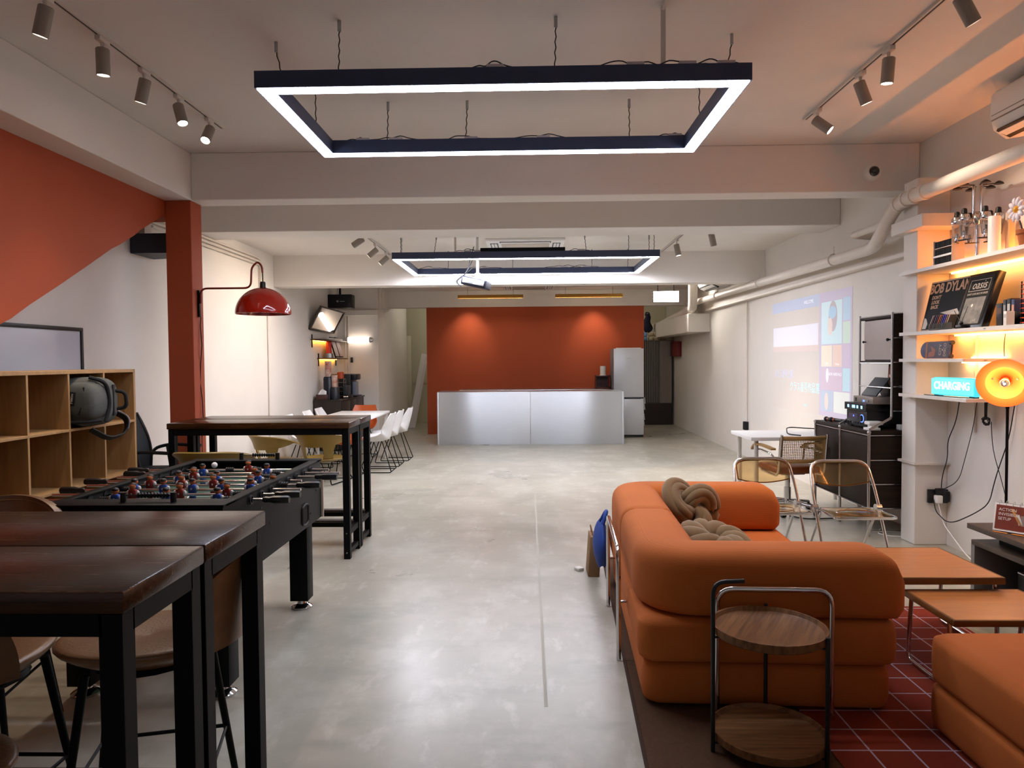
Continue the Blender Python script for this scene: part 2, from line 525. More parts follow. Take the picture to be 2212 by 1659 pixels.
frame_light('second rectangular frame light glowing white beyond the two beams', -1.6, 1.56, 8.5, 10.1, 2.72, 0.085,
    [(-1.5, 8.55, 0, 0.0), (-1.55, 8.9, 0, 0), (-1.1, 8.55, 0, 0.2), (0.7, 8.55, 0, 0.2), (1.2, 8.55, 0, 0), (1.5, 8.9, 0, 0), (1.5, 8.55, 0, 0), (-1.1, 10.05, 0, 0), (-0.2, 10.05, 0, 0), (0.9, 10.05, 0, 0), (1.4, 10.05, 0, 0)],
    3.05, (-0.85, 8.55), [(-0.72, 8.54, 0.3, 0), (-0.6, 8.54, 0.26, 0), (0.62, 8.54, 0.24, 0), (-1.3, 10.05, 0.4, 0), (-0.6, 10.05, 0.5, 0), (0.5, 10.05, 0.5, 0), (0.8, 10.05, 0.4, 0)], 0.08, emitter('led_diffuser_rear', '#f3f3ff', FRAME_LIGHT * 2.2))
# black battens sitting on the second frame's front rail
tag(MB().bb(-0.55, 0.45, 8.49, 8.56, 2.806, 2.846, 0.004).build('light_batten', BLACK), 'black batten lying along the front rail of the second frame light', 'batten')

HEAD = mat('spot_head_paint', '#8e867d', 0.5)
LENS = emitter('spot_lens', '#fff1e0', 22)
def track(x, y0, y1, z, label):
    t = thing('light_track', label, 'light track', (x, y0, z))
    MB().bb(-0.017, 0.017, 0, y1 - y0, -0.018, 0.0).build('rail', WHITEM, t, smooth=False)
    MB().bb(-0.005, 0.005, 0.02, y1 - y0 - 0.02, -0.0195, -0.0178).build('groove', BLACKP, t, smooth=False)
    return t
def track_spot(x, y, z, d, label, group, power=1.0, on=True, ang=64):
    t = thing('track_spotlight', label, 'spotlight', (x, y, z), 0, group)
    d = Vector(d).normalized()
    MB().bb(-0.016, 0.016, -0.05, 0.05, -0.046, -0.019, 0.003).build('adapter', WHITEM, t)
    piv = Vector((0, 0, -0.105))
    MB().tube([(0, 0, -0.046), (0, 0, -0.075), piv], [0.012, 0.008, 0.011], 8).build('stem', WHITEM, t)
    a = piv - d * 0.03; b = piv + d * 0.115
    q = d.to_track_quat('Z', 'Y').to_matrix().to_4x4()
    M = Matrix.Translation(a) @ q
    h = MB().lathe([(0.0, 0), (0.030, 0), (0.036, 0.006), (0.036, 0.145), (0.032, 0.147), (0.031, 0.138), (0.0, 0.138)], 20, M).build('head', HEAD, t)
    MB().lathe([(0.0, 0.1385), (0.031, 0.1385), (0.031, 0.141), (0.0, 0.141)], 18, M).build('lens', LENS if on else HEAD, h)
    if on:
        p = t.location + a + d * 0.16
        spot('spot_lamp', p, p + d, SPOT_W * power, WARM, ang, 0.8, 0.03)
    return t
track(-2.37, 1.2, 5.62, 3.36, 'pale light track on the ceiling above the foosball table')
GL = 'track spotlights over the foosball table'
for i, (y, d, k) in enumerate(((3.55, (-0.30, 0.1, -0.9), 0.35), (4.03, (-0.05, 0.1, -1), 0.5), (4.47, (-0.28, 0.1, -0.9), 0.4), (4.91, (0.30, -0.2, -0.9), 0.8), (5.38, (-0.02, -0.55, -0.75), 1.0))):
    track_spot(-2.37, y, 3.36, d, ('largest and nearest', 'second', 'third', 'fourth', 'farthest, dazzling')[i] + ' spotlight on the track above the foosball table', GL, k)
track(2.14, 1.2, 5.62, 3.36, 'pale light track on the ceiling above the sofa')
GR = 'track spotlights over the sofa'
for i, (y, d, k) in enumerate(((3.62, (0.45, 0.05, -0.75), 1.0), (4.34, (-0.03, 0.1, -1), 1.0), (4.70, (0.33, 0.05, -0.8), 1.0), (5.38, (0.6, -0.3, -0.6), 1.0))):
    track_spot(2.14, y, 3.36, d, ('nearest', 'upright second', 'tilted third', 'farthest, dazzling')[i] + ' spotlight on the track above the sofa', GR, k)
track(-1.95, 8.38, 10.25, 3.05, 'light track at the left of the second frame light')
GL2 = 'track spotlights at the left of the second frame light'
for i, (y, d) in enumerate(((8.45, (-0.75, 0.1, -0.45)), (9.25, (-0.7, -0.1, -0.6)), (9.95, (-0.65, -0.1, -0.6)))):
    track_spot(-1.95, y, 3.05, d, ('nearest, seen from behind', 'middle', 'farthest')[i] + ' of three spotlights aimed at the left wall beyond the beams', GL2, 0.75, True, 100)
track(1.9, 8.38, 10.25, 3.05, 'light track at the right of the second frame light')
track_spot(1.9, 9.2, 3.05, (0.2, -0.05, -1), 'spotlight pointing down beside the right end of the second frame light', 'track spotlights at the right of the second frame light', 2.0)
track_spot(2.15, 8.45, 3.05, (0.25, 0.15, -1), 'small spotlight half hidden above the second beam at right', 'track spotlights at the right of the second frame light', 1.0)

# brass linear pendants washing the orange wall
BRASS = mat('brushed_brass', '#a97a35', 0.4, 0.7)
for i, (x0, x1) in enumerate(((-1.374, -0.08), (0.55, 1.88))):
    t = thing('linear_pendant', ('left', 'right')[i] + ' of the two slim brass bar pendants in front of the orange wall', 'pendant light', (x0, 14.2, 2.79), 0, 'brass bar pendants')
    L_ = x1 - x0
    MB().bb(0, L_, -0.02, 0.02, -0.024, 0.024, 0.003).build('bar', BRASS, t)
    for k in (0.15, 0.85):
        MB().cyl((L_ * k, 0, 0.024), (L_ * k, 0, 0.16), 0.003, n=5).build('cord', CORD, t)
    MB().bb(0.02, L_ - 0.02, 0.0205, 0.0215, -0.018, 0.018).build('led_strip', emitter('brass_led', '#ffd9b0', 3.0), t)
    MB().bb(0.02, L_ - 0.02, -0.015, 0.015, -0.0255, -0.0245).build('led_strip', emitter('brass_led_down', '#ffeede', 55.0), t)  # down-facing strip added as fill for the far floor
    for q in (-0.02, 0.016):
        MB().bb(0, L_, q, q + 0.004, -0.042, -0.024).build('fin', BRASS, t, smooth=False)
    for q in (0, L_ - 0.004):
        MB().bb(q, q + 0.004, -0.016, 0.016, -0.042, -0.024).build('fin', BRASS, t, smooth=False)
    sx = (-1.2, 1.35)[i]
    spot('wash_lamp', (sx, 14.26, 2.73), (sx, 14.81, 1.95), 26, WARM, 74, 1.0, 0.03)
for x, lb in ((-1.9, 'left'), (1.7, 'right')):  # unseen lamps: left read off the passage glow, right added to brighten
    t = thing('passage_lamp', 'plain tube lamp on the passage ceiling behind the ' + lb + ' end of the orange wall', 'lamp', (x, 16.2, 2.90), 0, 'tube lamps in the passage')
    MB().bb(-0.6, 0.6, -0.03, 0.03, 0.0, 0.05, 0.004).build('housing', WHITEM, t)
    MB().cyl((-0.56, 0, -0.015), (0.56, 0, -0.015), 0.014, n=10).build('tube', emitter('passage_tube', '#f6f1de', 42), t)
# flood panel
t = thing('flood_panel', 'bright white rectangular light panel hung at the right of the orange wall', 'light panel', (2.60, 13.55, 2.69))
MB().bb(-0.245, 0.245, 0, 0.04, -0.105, 0.105, 0.006).build('housing', BLACK, t)
MB().bb(-0.235, 0.235, -0.004, 0.0, -0.097, 0.097).build('diffuser', emitter('flood_face', '#fff7ee', 70.0), t)
for k in (-0.15, 0.15):
    MB().cyl((k, 0.02, 0.1), (k, 0.02, 0.26), 0.006, n=6).build('hanger', BLACK, t)
# air conditioners
def cassette(name_lbl, x, y, z, s):
    t = thing('cassette_air_conditioner', name_lbl, 'air conditioner', (x, y, z), 0)
    MB().bb(-s, s, -s, s, -0.035, 0.0, 0.01).build('panel', WHITEP, t)
    MB().bb(-s * 0.62, s * 0.62, -s * 0.62, s * 0.62, -0.042, -0.035, 0.004).build('intake_grille', mat('grille_grey', '#b9b0a4', 0.6), t)
    for k in range(4):
        a = k * PI / 2
        o = MB().box((math.cos(a) * s * 0.8, math.sin(a) * s * 0.8, -0.037), ((0.1 if k % 2 == 0 else s * 1.3), (s * 1.3 if k % 2 == 0 else 0.1), 0.006)).build('outlet_slot', BLACKP, t, smooth=False)
        for q in (-0.02, 0.02):
            MB().box((math.cos(a) * (s * 0.8 + q), math.sin(a) * (s * 0.8 + q), -0.043), ((0.03 if k % 2 == 0 else s * 1.25), (s * 1.25 if k % 2 == 0 else 0.03), 0.006)).build('louvre', WHITEP, o, smooth=False)
    return t
cassette('white cassette air conditioner set in the ceiling above the second frame light', -0.02, 9.55, 3.05, 0.5)
cassette('white cassette air conditioner in the ceiling before the orange wall', 0.03, 13.85, 2.95, 0.5)
def wall_ac(label, y0, y1, z0, z1, xw, dpt):
    t = thing('wall_air_conditioner', label, 'air conditioner', (xw, (y0 + y1) / 2, z0))
    h = z1 - z0
    prof = [(0, 0.02), (-dpt * 0.55, 0), (-dpt * 0.9, h * 0.18), (-dpt, h * 0.45), (-dpt * 0.98, h * 0.9), (-dpt * 0.85, h), (0, h)]
    M = Matrix(((1, 0, 0, 0), (0, 0, 1, 0), (0, 1, 0, 0), (0, 0, 0, 1)))
    MB().prism(prof, -(y1 - y0) / 2, (y1 - y0) / 2, M).build('casing', WHITEP, t, ang=50)
    L_ = (y1 - y0) / 2 - 0.05
    MB().box((-dpt * 0.76, 0, h * 0.075), (dpt * 0.42, L_ * 2, 0.016), rot=(0, R(26), 0)).build('outlet_slot', BLACKP, t, smooth=False)
    MB().box((-dpt * 0.79, 0, h * 0.06), (dpt * 0.26, L_ * 1.96, 0.006), rot=(0, R(20), 0)).build('louvre', WHITEP, t, smooth=False)
    for q in (0.36, 0.46):
        MB().bb(-dpt * 1.004, -dpt * 0.97, -L_ - 0.04, L_ + 0.04, h * q, h * q + 0.006).build('seam', mat('seam_grey', '#8d857b', 0.6), t, smooth=False)
wall_ac('white wall air conditioner high above the glowing shelves', 4.1, 4.98, 2.99, 3.31, 3.379, 0.24)
wall_ac('small white wall air conditioner beyond the third beam, over the pipes', 12.0, 12.9, 2.725, 2.945, 3.379, 0.34)
# dome camera
t = thing('dome_camera', 'white dome security camera with dark glass on the beam at right', 'camera', (2.97, 6.3, 3.11))
MY = Matrix(((1, 0, 0, 0), (0, 0, -1, 0), (0, 1, 0, 0), (0, 0, 0, 1)))
MB().lathe([(0.0, 0), (0.075, 0), (0.072, 0.03), (0.05, 0.05), (0.0, 0.05)], 24, MY).build('housing', WHITEP, t)
MB().ball((0.0, -0.045, 0), 0.044, n=18).build('lens_dome', mat('dark_glass', '#06070a', 0.08, coat=1), t)
# speakers
SPKF = mat('speaker_grille', '#10131c', 0.7, var=0.2, vscale=200)
t = thing('loudspeaker', 'black box loudspeaker hung over the coffee corner', 'speaker', (-3.45, 13.1, 2.63))
MB().bb(-0.235, 0.235, 0, 0.26, -0.13, 0.12, 0.01).build('cabinet', BLACKP, t)
MB().bb(-0.222, 0.222, -0.012, 0.0, -0.117, 0.107, 0.004).build('grille', SPKF, t)
MB().cyl((0, 0.1, 0.12), (0, 0.1, 0.32), 0.02, n=8).build('bracket', BLACK, t)
text('logo', '\u229e', 0.05, t, (-0.02, -0.0135, -0.01), FACE_CAM, mat('badge_white', '#c9ccd0', 0.5))
MB().bb(0.02, 0.11, -0.014, -0.0125, -0.012, -0.006).build('logo_line', MATS['badge_white'], t, smooth=False)
t = thing('loudspeaker', 'dark loudspeaker on the left wall under the end of the stair', 'speaker', (-3.52, 6.75, 2.62))
MB().prism([(-0.12, -0.2), (0.22, -0.2), (0.26, -0.05), (0.26, 0.12), (-0.12, 0.2)], -0.09, 0.09).build('cabinet', mat('speaker_blue_black', '#232a36', 0.5), t)
MB().bb(-0.11, -0.06, -0.06, 0.06, 0.09, 0.22).build('bracket', WHITEM, t)
# projector
t = thing('projector', 'white and black projector hung below the second frame light', 'projector', (-0.62, 8.75, 2.46), R(-12))
pb = MB().box((0, 0, 0), (0.32, 0.26, 0.10), 0.018, 3, rot=(R(0), R(13), 0)).build('body', mat('projector_dark', '#1b2133', 0.45), t)
MB().box((0, -0.131, 0.006), (0.27, 0.004, 0.06), 0.002, rot=(0, R(13), 0)).build('face_plate', WHITEP, t)
MB().box((-0.05, -0.1345, 0.015), (0.10, 0.003, 0.045), rot=(0, R(13), 0)).build('rating_label', mat('label_grey', '#8f98a3', 0.7, hexb='#d8dce0', vscale=160), t)
for k in range(5):
    MB().box((-0.05, -0.1365, 0.033 - k * 0.009), (0.085, 0.001, 0.003), rot=(0, R(13), 0)).build('print_line', mat('print_grey', '#6b727c', 0.7), t)
MB().cyl((0.02, 0, 0.05), (0.02, 0, 0.12), 0.035, n=10).cyl((0.02, 0, 0.1), (0.02, 0, 0.585), 0.018, n=10).build('ceiling_pole', WHITEP, t)
for k in range(3):
    MB().tube(fillet([(-0.02, -0.02, 0.2 + 0.12 * k), (-0.10, -0.06, 0.12), (-0.23 - 0.01 * k, -0.08, 0.02), (-0.16, -0.10, -0.045)], 0.08, 5), 0.005, 6).build('cable', WIRE, t)
# ---------------------------------------------------------------- left side: bar tables, foosball, shelf
def wood(name, a, b, rough=0.35, stretch=(1.2, 14, 14), scale=3.0, bump=0.06, coat=0.0, band=0.0):
    return mat(name, a, rough, hexb=b, vscale=scale, stretch=stretch, bump=bump, bscale=12, coat=coat, rvar=0.05)
DARKWOOD = wood('dark_stained_wood', '#46270f', '#271407', 0.26)
DARKWOOD.node_tree.nodes['Principled BSDF'].inputs['Specular IOR Level'].default_value = 0.32
DARKEDGE = wood('dark_end_grain', '#3a2a1b', '#241810', 0.5, (14, 6, 6))
BOLT = mat('bolt_steel', '#9a9a9a', 0.3, 1.0)
def bar_table(label, x0, x1, y0, y1, zt=1.055):
    t = thing('bar_table', label, 'table', ((x0 + x1) / 2, (y0 + y1) / 2, 0), 0, 'bar tables in dark wood and black steel')
    a, b = (x1 - x0) / 2, (y1 - y0) / 2
    o = MB().bb(-a, a, -b, b, zt - 0.046, zt, 0.005, 2).build('tabletop', DARKWOOD, t)
    f = MB()
    e = 0.008
    for s in (-1, 1):
        f.bb(-a + 0.05, a - 0.05, s * (b - e) - (0.03 if s > 0 else 0), s * (b - e) + (0.03 if s < 0 else 0), zt - 0.095, zt - 0.047)
        f.bb(s * (a - e) - (0.03 if s > 0 else 0), s * (a - e) + (0.03 if s < 0 else 0), -b + 0.05, b - 0.05, zt - 0.095, zt - 0.047)
    f.build('apron', BLACK, t, smooth=False)
    for sx in (-1, 1):
        for sy in (-1, 1):
            cx, cy = sx * (a - e - 0.025), sy * (b - e - 0.025)
            lg = MB().bb(cx - 0.025, cx + 0.025, cy - 0.025, cy + 0.025, 0, zt - 0.047, 0.002, 1).build('leg', BLACK, t)
            if sy < 0:
                for z in (0.05, 0.20):
                    MB().cyl((cx, cy - 0.025, z), (cx, cy - 0.029, z), 0.006, n=8).build('bolt', BOLT, lg)
        x = sx * (a - e - 0.025)
        MB().bb(x - 0.018, x + 0.018, -b + 0.05, b - 0.05, 0.18, 0.225).build('cross_rail', BLACK, t, smooth=False)
        MB().bb(x - 0.018, x + 0.018, -b + 0.05, b - 0.05, 0.035, 0.07).build('cross_rail', BLACK, t, smooth=False)
    MB().bb(-a + 0.04, a - 0.04, b - 0.06, b - 0.02, 0.18, 0.22).build('foot_rail', BLACK, t, smooth=False)
    MB().bb(-a + 0.05, a - 0.05, b - 0.085, b - 0.015, 0.22, 0.24, 0.002).build('footrest_board', DARKEDGE, t)
    return t
bar_table('dark wood bar table nearest the camera, cut off by the frame', -2.26, -0.826, 1.425, 1.793)
bar_table('second dark wood bar table, pushed against the nearest one before the foosball table', -2.26, -0.826, 1.80, 2.22)
bar_table('dark wood bar table standing beyond the foosball table, its front one', -2.775, -1.366, 5.43, 5.80)
bar_table('dark wood bar table at the pillar, behind the other one beyond the foosball table', -2.775, -1.366, 5.81, 6.20)

# ---- foosball table
FB = mat('foosball_black', '#07090a', 0.55, spec=0.18, var=0.2, vscale=30, bump=0.05, bscale=200)
RODM = mat('rod_chrome', '#d9d4d4', 0.18, 1.0)
RUB = mat('black_rubber', '#0b0b0d', 0.55)
FX0, FX1, FY0, FY1, FZ = -2.125, -1.325, 3.06, 4.53, 0.892
t = thing('foosball_table', 'black foosball table with red and blue players between the bar tables', 'game table', ((FX0 + FX1) / 2, (FY0 + FY1) / 2, 0))
ox, oy = t.location.x, t.location.y
a, b = (FX1 - FX0) / 2, (FY1 - FY0) / 2
sd = MB()
MB().bb(-a, -a + 0.03, -b, b, 0.53, FZ, 0.003).build('side_panel', FB, t)
sp = MB().bb(a - 0.03, a, -b, b, 0.53, FZ, 0.003).build('side_panel', FB, t)
MB().bb(-a + 0.03, a - 0.03, -b, -b + 0.03, 0.53, FZ, 0.003).build('end_panel', FB, t)
ep = MB().bb(-a + 0.03, a - 0.03, b - 0.03, b, 0.53, FZ, 0.003).build('end_panel', FB, t)
MB().bb(-a - 0.012, a + 0.012, b + 0.0, b + 0.012, 0.53, FZ - 0.06).build('edge_board', mat('pale_edge_board', '#b9ab9a', 0.6), t, smooth=False)
for s in (-1, 1):
    MB().bb(s * a - s * 0.045, s * (a + 0.006), -b + 0.02, b - 0.02, FZ, FZ + 0.012, 0.003).build('top_rail', FB, t)
    MB().bb(-a - 0.006, a + 0.006, s * b - s * (0.14 if s < 0 else 0.10), s * (b + 0.006), FZ, FZ + 0.013, 0.003).build('top_rail', FB, t)
pf = mat('pitch_green', '#2d4a3d', 0.45)
fld = MB().bb(-a + 0.03, a - 0.03, -b + 0.13, b - 0.1, 0.785, 0.80).build('playfield', pf, t, smooth=False)
lw = mat('pitch_line', '#b8c4bd', 0.5)
ln = MB().tube([(0.1 * math.cos(i * PI / 12), 0.1 * math.sin(i * PI / 12), 0.801) for i in range(24)], 0.004, 4, True)
ln.bb(-a + 0.03, a - 0.03, -0.004, 0.004, 0.80, 0.802).build('pitch_line', lw, fld)
for s in (-1, 1):
    MB().tube([(-0.2, s * 0.6, 0.801), (-0.2, s * 0.38, 0.801), (0.2, s * 0.38, 0.801), (0.2, s * 0.6, 0.801)], 0.004, 4).build('pitch_line', lw, fld)
# oval ball return in the side panel
oy_ = 4.19 - oy
oval = [(0.055 * math.copysign(min(1, abs(math.cos(q)) * 1.25), math.cos(q)), 0.04 * math.sin(q) + (0.02 * math.copysign(1, math.sin(q)) if abs(math.sin(q)) > 0.15 else 0)) for q in [i * 2 * PI / 28 for i in range(28)]]
MB().tube([(a + 0.002, oy_ + u, 0.617 + v) for u, v in oval], 0.008, 6, True).build('return_rim', RUB, sp)
MB().prism(oval, 0.0, 0.0025, Matrix(((0, 0, 1, a), (1, 0, 0, oy_), (0, 1, 0, 0.617), (0, 0, 0, 1)))).build('ball_return', mat('hole_black', '#020203', 0.9), sp)
for (yy, zz) in ((3.5, 0.80), (3.62, 0.7), (4.3, 0.60), (4.42, 0.72), (4.46, 0.85), (4.0, 0.78)):
    MB().cyl((a, yy - oy, zz), (a + 0.003, yy - oy, zz), 0.006, n=8).build('screw', RUB, sp)
for (x, y) in ((-1.41, 3.215), (-1.41, 4.37), (-2.045, 3.215), (-2.045, 4.37)):
    lg = MB().bb(x - ox - 0.055, x - ox + 0.055, y - oy - 0.055, y - oy + 0.055, 0.055, 0.56, 0.003).build('leg', FB, t)
    MB().lathe([(0.062, 0), (0.064, 0.012), (0.05, 0.022), (0.028, 0.03), (0.022, 0.056), (0, 0.056)], 20, Matrix.Translation((x - ox, y - oy, 0))).build('levelling_foot', CHROME, lg)
RED = mat('player_red', '#8c2418', 0.45); BLUE = mat('player_blue', '#2450a8', 0.45); SKIN = mat('player_skin', '#c4703f', 0.5)
HAIR = mat('player_hair', '#0d0b0a', 0.5); SLEEVE = mat('player_sleeve', '#d9d6d2', 0.5); SHORT = mat('player_shorts', '#c9c9cc', 0.5)
def player_mesh(col, turn):
    m_ = MB()
    m_.mi = 0; m_.box((0, 0, 0.004), (0.034, 0.024, 0.042), 0.008, 2)
    m_.mi = 1; m_.ball((0, turn * 0.002, 0.038), 0.0135, n=10); m_.cyl((0, 0, 0.02), (0, 0, 0.03), 0.007, n=8)
    m_.mi = 2; m_.ball((0, -turn * 0.001, 0.0445), 0.0138, (1, 1, 0.62), n=10)
    m_.mi = 3; m_.ball((-0.02, 0, 0.008), 0.008, (1, 1, 1.5), n=8); m_.ball((0.02, 0, 0.008), 0.008, (1, 1, 1.5), n=8)
    m_.mi = 0; m_.box((0, 0, -0.035), (0.026, 0.018, 0.04), 0.005, 1); m_.mi = 1; m_.box((0, -turn * 0.004, -0.066), (0.02, 0.022, 0.026), 0.004, 1)
    m_.mi = 3; m_.box((0.0, -0.0124, 0.006), (0.006, 0.001, 0.008))
    return m_.build('player', [col, SKIN, HAIR, SLEEVE])
protos = {'r': player_mesh(RED, -1), 'b': player_mesh(BLUE, 1)}
first = {'r': True, 'b': True}
RZ = 0.868
rows = [('b', [-0.245, 0.0, 0.245], 0), ('r', [-0.235, -0.0, 0.235], 1), ('b', [-0.30, -0.15, 0.0, 0.15, 0.30], 0), ('r', [-0.29, -0.12, 0.05, 0.25, 0.37], 1),
        ('b', [-0.2, 0.01, 0.24], 0), ('r', [-0.18, 0.17], 1), ('b', [-0.19, 0.19], 0), ('r', [0.03], 1)]
ext = [(0.19, 1), (0.20, 1), (0.16, 0), (0.22, 1), (0.08, 0), (0.24, 1), (0.22, 0), (0.12, 0)]
for i, (c, xs, rt) in enumerate(rows):
    y = 3.36 + i * 0.133 - oy
    e, hd = ext[i]
    rod = MB().cyl((-a - 0.34 + e * 0.5, y, RZ), (a + e - (0.1 if hd else 0), y, RZ), 0.0075, n=10).build('rod', RODM, t)
    prof = [(0, 0), (0.012, 0), (0.016, 0.012), (0.013, 0.03), (0.019, 0.05), (0.019, 0.118), (0.016, 0.125), (0, 0.125)]
    if hd:
        M = Matrix.Translation((a + e - 0.125, y, RZ)) @ Matrix.Rotation(PI / 2, 4, 'Y')
    else:
        M = Matrix.Translation((-a - 0.34 + e * 0.5 + 0.1, y, RZ)) @ Matrix.Rotation(-PI / 2, 4, 'Y')
    MB().lathe(prof, 8, M).build('handle', BLACKP, rod)
    for s in (-1, 1):
        M = Matrix.Translation((s * a, y, RZ)) @ Matrix.Rotation(s * PI / 2, 4, 'Y')
        MB().lathe([(0.024, -0.034), (0.024, -0.03), (0.016, -0.028), (0.016, 0.012), (0.022, 0.012), (0.022, 0.003), (0.024, 0.0)], 14, M).build('bushing', RUB, rod)
        xb = s * (max(abs(min(xs)), max(xs)) + 0.055)
        m_ = MB()
        for k in range(4):
            m_.cyl((xb + k * 0.012 - 0.02, y, RZ), (xb + k * 0.012 - 0.013, y, RZ), 0.018, 0.0175, n=10)
        m_.cyl((xb - 0.02, y, RZ), (xb + 0.024, y, RZ), 0.012, n=10).build('bumper', RUB, rod)
    for x in xs:
        if first[c]:
            p = protos[c]; first[c] = False
        else:
            p = protos[c].copy(); COL.objects.link(p)
        p.parent = rod; p.location = (x, y, RZ); p.scale = (1.2, 1.2, 1.15)
MB().ball((-0.16, 4.25 - oy, 0.905), 0.018, n=12).build('cork_ball', WHITEP, t)
for (x0, x1, y) in ((-1.80, -1.575, 3.13), (-1.815, -1.585, 4.485)):
    sc = MB().cyl((x0 - ox, y - oy, FZ), (x0 - ox, y - oy, FZ + 0.055), 0.013, n=12).cyl((x1 - ox, y - oy, FZ), (x1 - ox, y - oy, FZ + 0.055), 0.013, n=12)
    sc.cyl((x0 - ox, y - oy, FZ + 0.042), (x1 - ox, y - oy, FZ + 0.042), 0.0025, n=6)
    sc = sc.build('score_counter', BLACKP, t)
    for k in range(10):
        M = Matrix.Translation((x1 - ox - 0.025 - k * 0.0145, y - oy, FZ + 0.042)) @ Matrix.Rotation(PI / 2, 4, 'Y')
        MB().lathe([(0.004, -0.007), (0.0125, -0.002), (0.0125, 0.002), (0.004, 0.007)], 10, M).build('score_bead', BLACKP, sc)

# ---- bar stools in brown leather
LEATHER = mat('brown_leather', '#8a6442', 0.34, hexb='#6c4a2e', vscale=5, bump=0.12, bscale=120)
def bar_stool(label, x, y, rz, back=True):
    t = thing('bar_stool', label, 'stool', (x, y, 0), rz, 'brown leather bar stools')
    def seat(u, v):
        th = 2 * PI * u
        q = v
        if q < 0.5:
            rr = q / 0.5; z = 0.672 - 0.012 * (1 - rr) ** 2
            rad = 0.19 * rr
        else:
            k = (q - 0.5) / 0.5 * PI / 2
            rad = 0.19 + 0.03 * math.sin(2 * k) ; z = 0.672 - 0.07 * (1 - math.cos(k))
            rad = rad - 0.05 * (1 - math.cos(k))
        sx = 1.3
        return (rad * math.cos(th) * sx, rad * math.sin(th), z)
    MB().surf(seat, 32, 14).build('seat', LEATHER, t, ang=80)
    MB().lathe([(0, 0.604), (0.15, 0.604), (0.16, 0.59), (0, 0.588)], 20).build('seat_pan', BLACK, t)
    if back:
        def bk(u, v):
            th = PI + (u - 0.5) * 2.2 * (1 - 0.25 * v ** 2)
            z = 0.66 + 0.29 * v - 0.06 * v * abs(u - 0.5) ** 2 * 4
            r = 0.255 + 0.03 * v
            return (r * math.cos(th), r * math.sin(th), z)
        o = MB().surf(bk, 22, 10, 0.035).build('backrest', LEATHER, t, ang=60)
        MB().tube([bk(0.04 + 0.92 * k / 20, 0.93) for k in range(21)], 0.005, 5).build('piping', LEATHER, o)
    for sx in (-1, 1):
        for sy in (-1, 1):
            MB().cyl((sx * 0.15, sy * 0.13, 0.60), (sx * 0.225, sy * 0.20, 0), 0.014, 0.011, n=10).build('leg', BLACK, t)
    q = 0.26; k = 0.6 - q
    px, py = 0.15 + 0.075 * (k / 0.6), 0.13 + 0.07 * (k / 0.6)
    MB().tube([(-px, -py, q), (px, -py, q), (px, py, q), (-px, py, q)], 0.007, 6, True).build('footring', BLACK, t)
    return t
bar_stool('brown leather bar stool with a curved back, tucked between the two nearest bar tables', -1.20, 2.22, PI + 0.25)
bar_stool('brown leather bar stool at the frame edge, only a black leg showing under the table', -1.66, 2.05, PI / 2)
bar_stool('brown leather bar stool low in the corner, in front of the nearest bar table', -1.37, 1.42, 0.2, False)
bar_stool('brown leather bar stool behind the bar tables, its top peeping over beside the shelf', -2.20, 2.78, -PI / 2 + 0.2)

# ---- cube shelf
OAK = wood('pale_oak_laminate', '#b08a5c', '#9a7548', 0.5, (14, 14, 1.2), 2.2, 0.03)
OAKD = wood('oak_back_panel', '#94714a', '#7d5d3a', 0.55, (14, 14, 1.2), 2.2, 0.03)
t = thing('cube_shelf', 'pale oak cube shelf with open square compartments beside the foosball table', 'shelf', (-2.985, 4.30, 0))
X0, X1 = -0.195, 0.195
Y0, Y1 = -0.727, 0.727
zs = [0.02, 0.40, 0.757, 1.113, 1.468]
for i, z in enumerate(zs):
    h = 0.011 if i in (0, 4) else 0.008
    MB().bb(X0, X1, Y0, Y1, z - h, z + h, 0.0015, 1).build('shelf_board' if 0 < i < 4 else ('top_panel' if i == 4 else 'bottom_panel'), OAK, t)
for y in (Y0, Y1):
    MB().bb(X0, X1, y - 0.011, y + 0.011, 0, 1.479, 0.0015, 1).build('side_panel', OAK, t)
for k in (1, 2, 3):
    y = Y0 + (Y1 - Y0) * k / 4
    for i in range(4):
        MB().bb(X0, X1 - 0.001, y - 0.008, y + 0.008, zs[i] + 0.008, zs[i + 1] - 0.008).build('divider', OAK, t, smooth=False)
MB().bb(X0, X0 + 0.008, Y0, Y1, 0.02, 1.47).build('back_panel', OAKD, t, smooth=False)

# ---- grey backpack lying in the upper compartment
CANV = mat('grey_canvas', '#5c5e5a', 0.85, hexb='#4a4c49', vscale=9, bump=0.25, bscale=300)
STRAP = mat('black_webbing', '#121316', 0.8, bump=0.1, bscale=400)
STRG = mat('grey_webbing', '#8a888a', 0.8)
t = thing('backpack', 'grey canvas backpack with black zips stuffed in an upper compartment', 'bag', (-2.82, 4.497, 1.285), 0)
def super_(c, s, n1, nu=28, nv=16):
    def f(u, v):
        th = 2 * PI * u; ph = (v - 0.5) * PI
        sg = lambda x, e: math.copysign(abs(x) ** e, x)
        w_ = 1 + 0.05 * math.sin(5 * th) * math.cos(ph) ** 2
        return (c[0] + s[0] * sg(math.cos(ph), n1) * sg(math.cos(th), n1) * w_, c[1] + s[1] * sg(math.cos(ph), n1) * sg(math.sin(th), n1), c[2] + s[2] * sg(math.sin(ph), n1))
    return f
MB().surf(super_((0.0, 0.0, -0.005), (0.16, 0.155, 0.155), 0.55), 28, 16).build('body', CANV, t, ang=80)
po = MB().surf(super_((0.04, -0.07, 0.0), (0.13, 0.11, 0.125), 0.6), 24, 14).build('front_pocket', CANV, t, ang=80)
MB().tube(fillet([(0.10, -0.165, 0.09), (0.11, -0.168, 0.02), (0.07, -0.175, -0.08)], 0.05, 5), 0.006, 6).build('pocket_zip', STRAP, po)
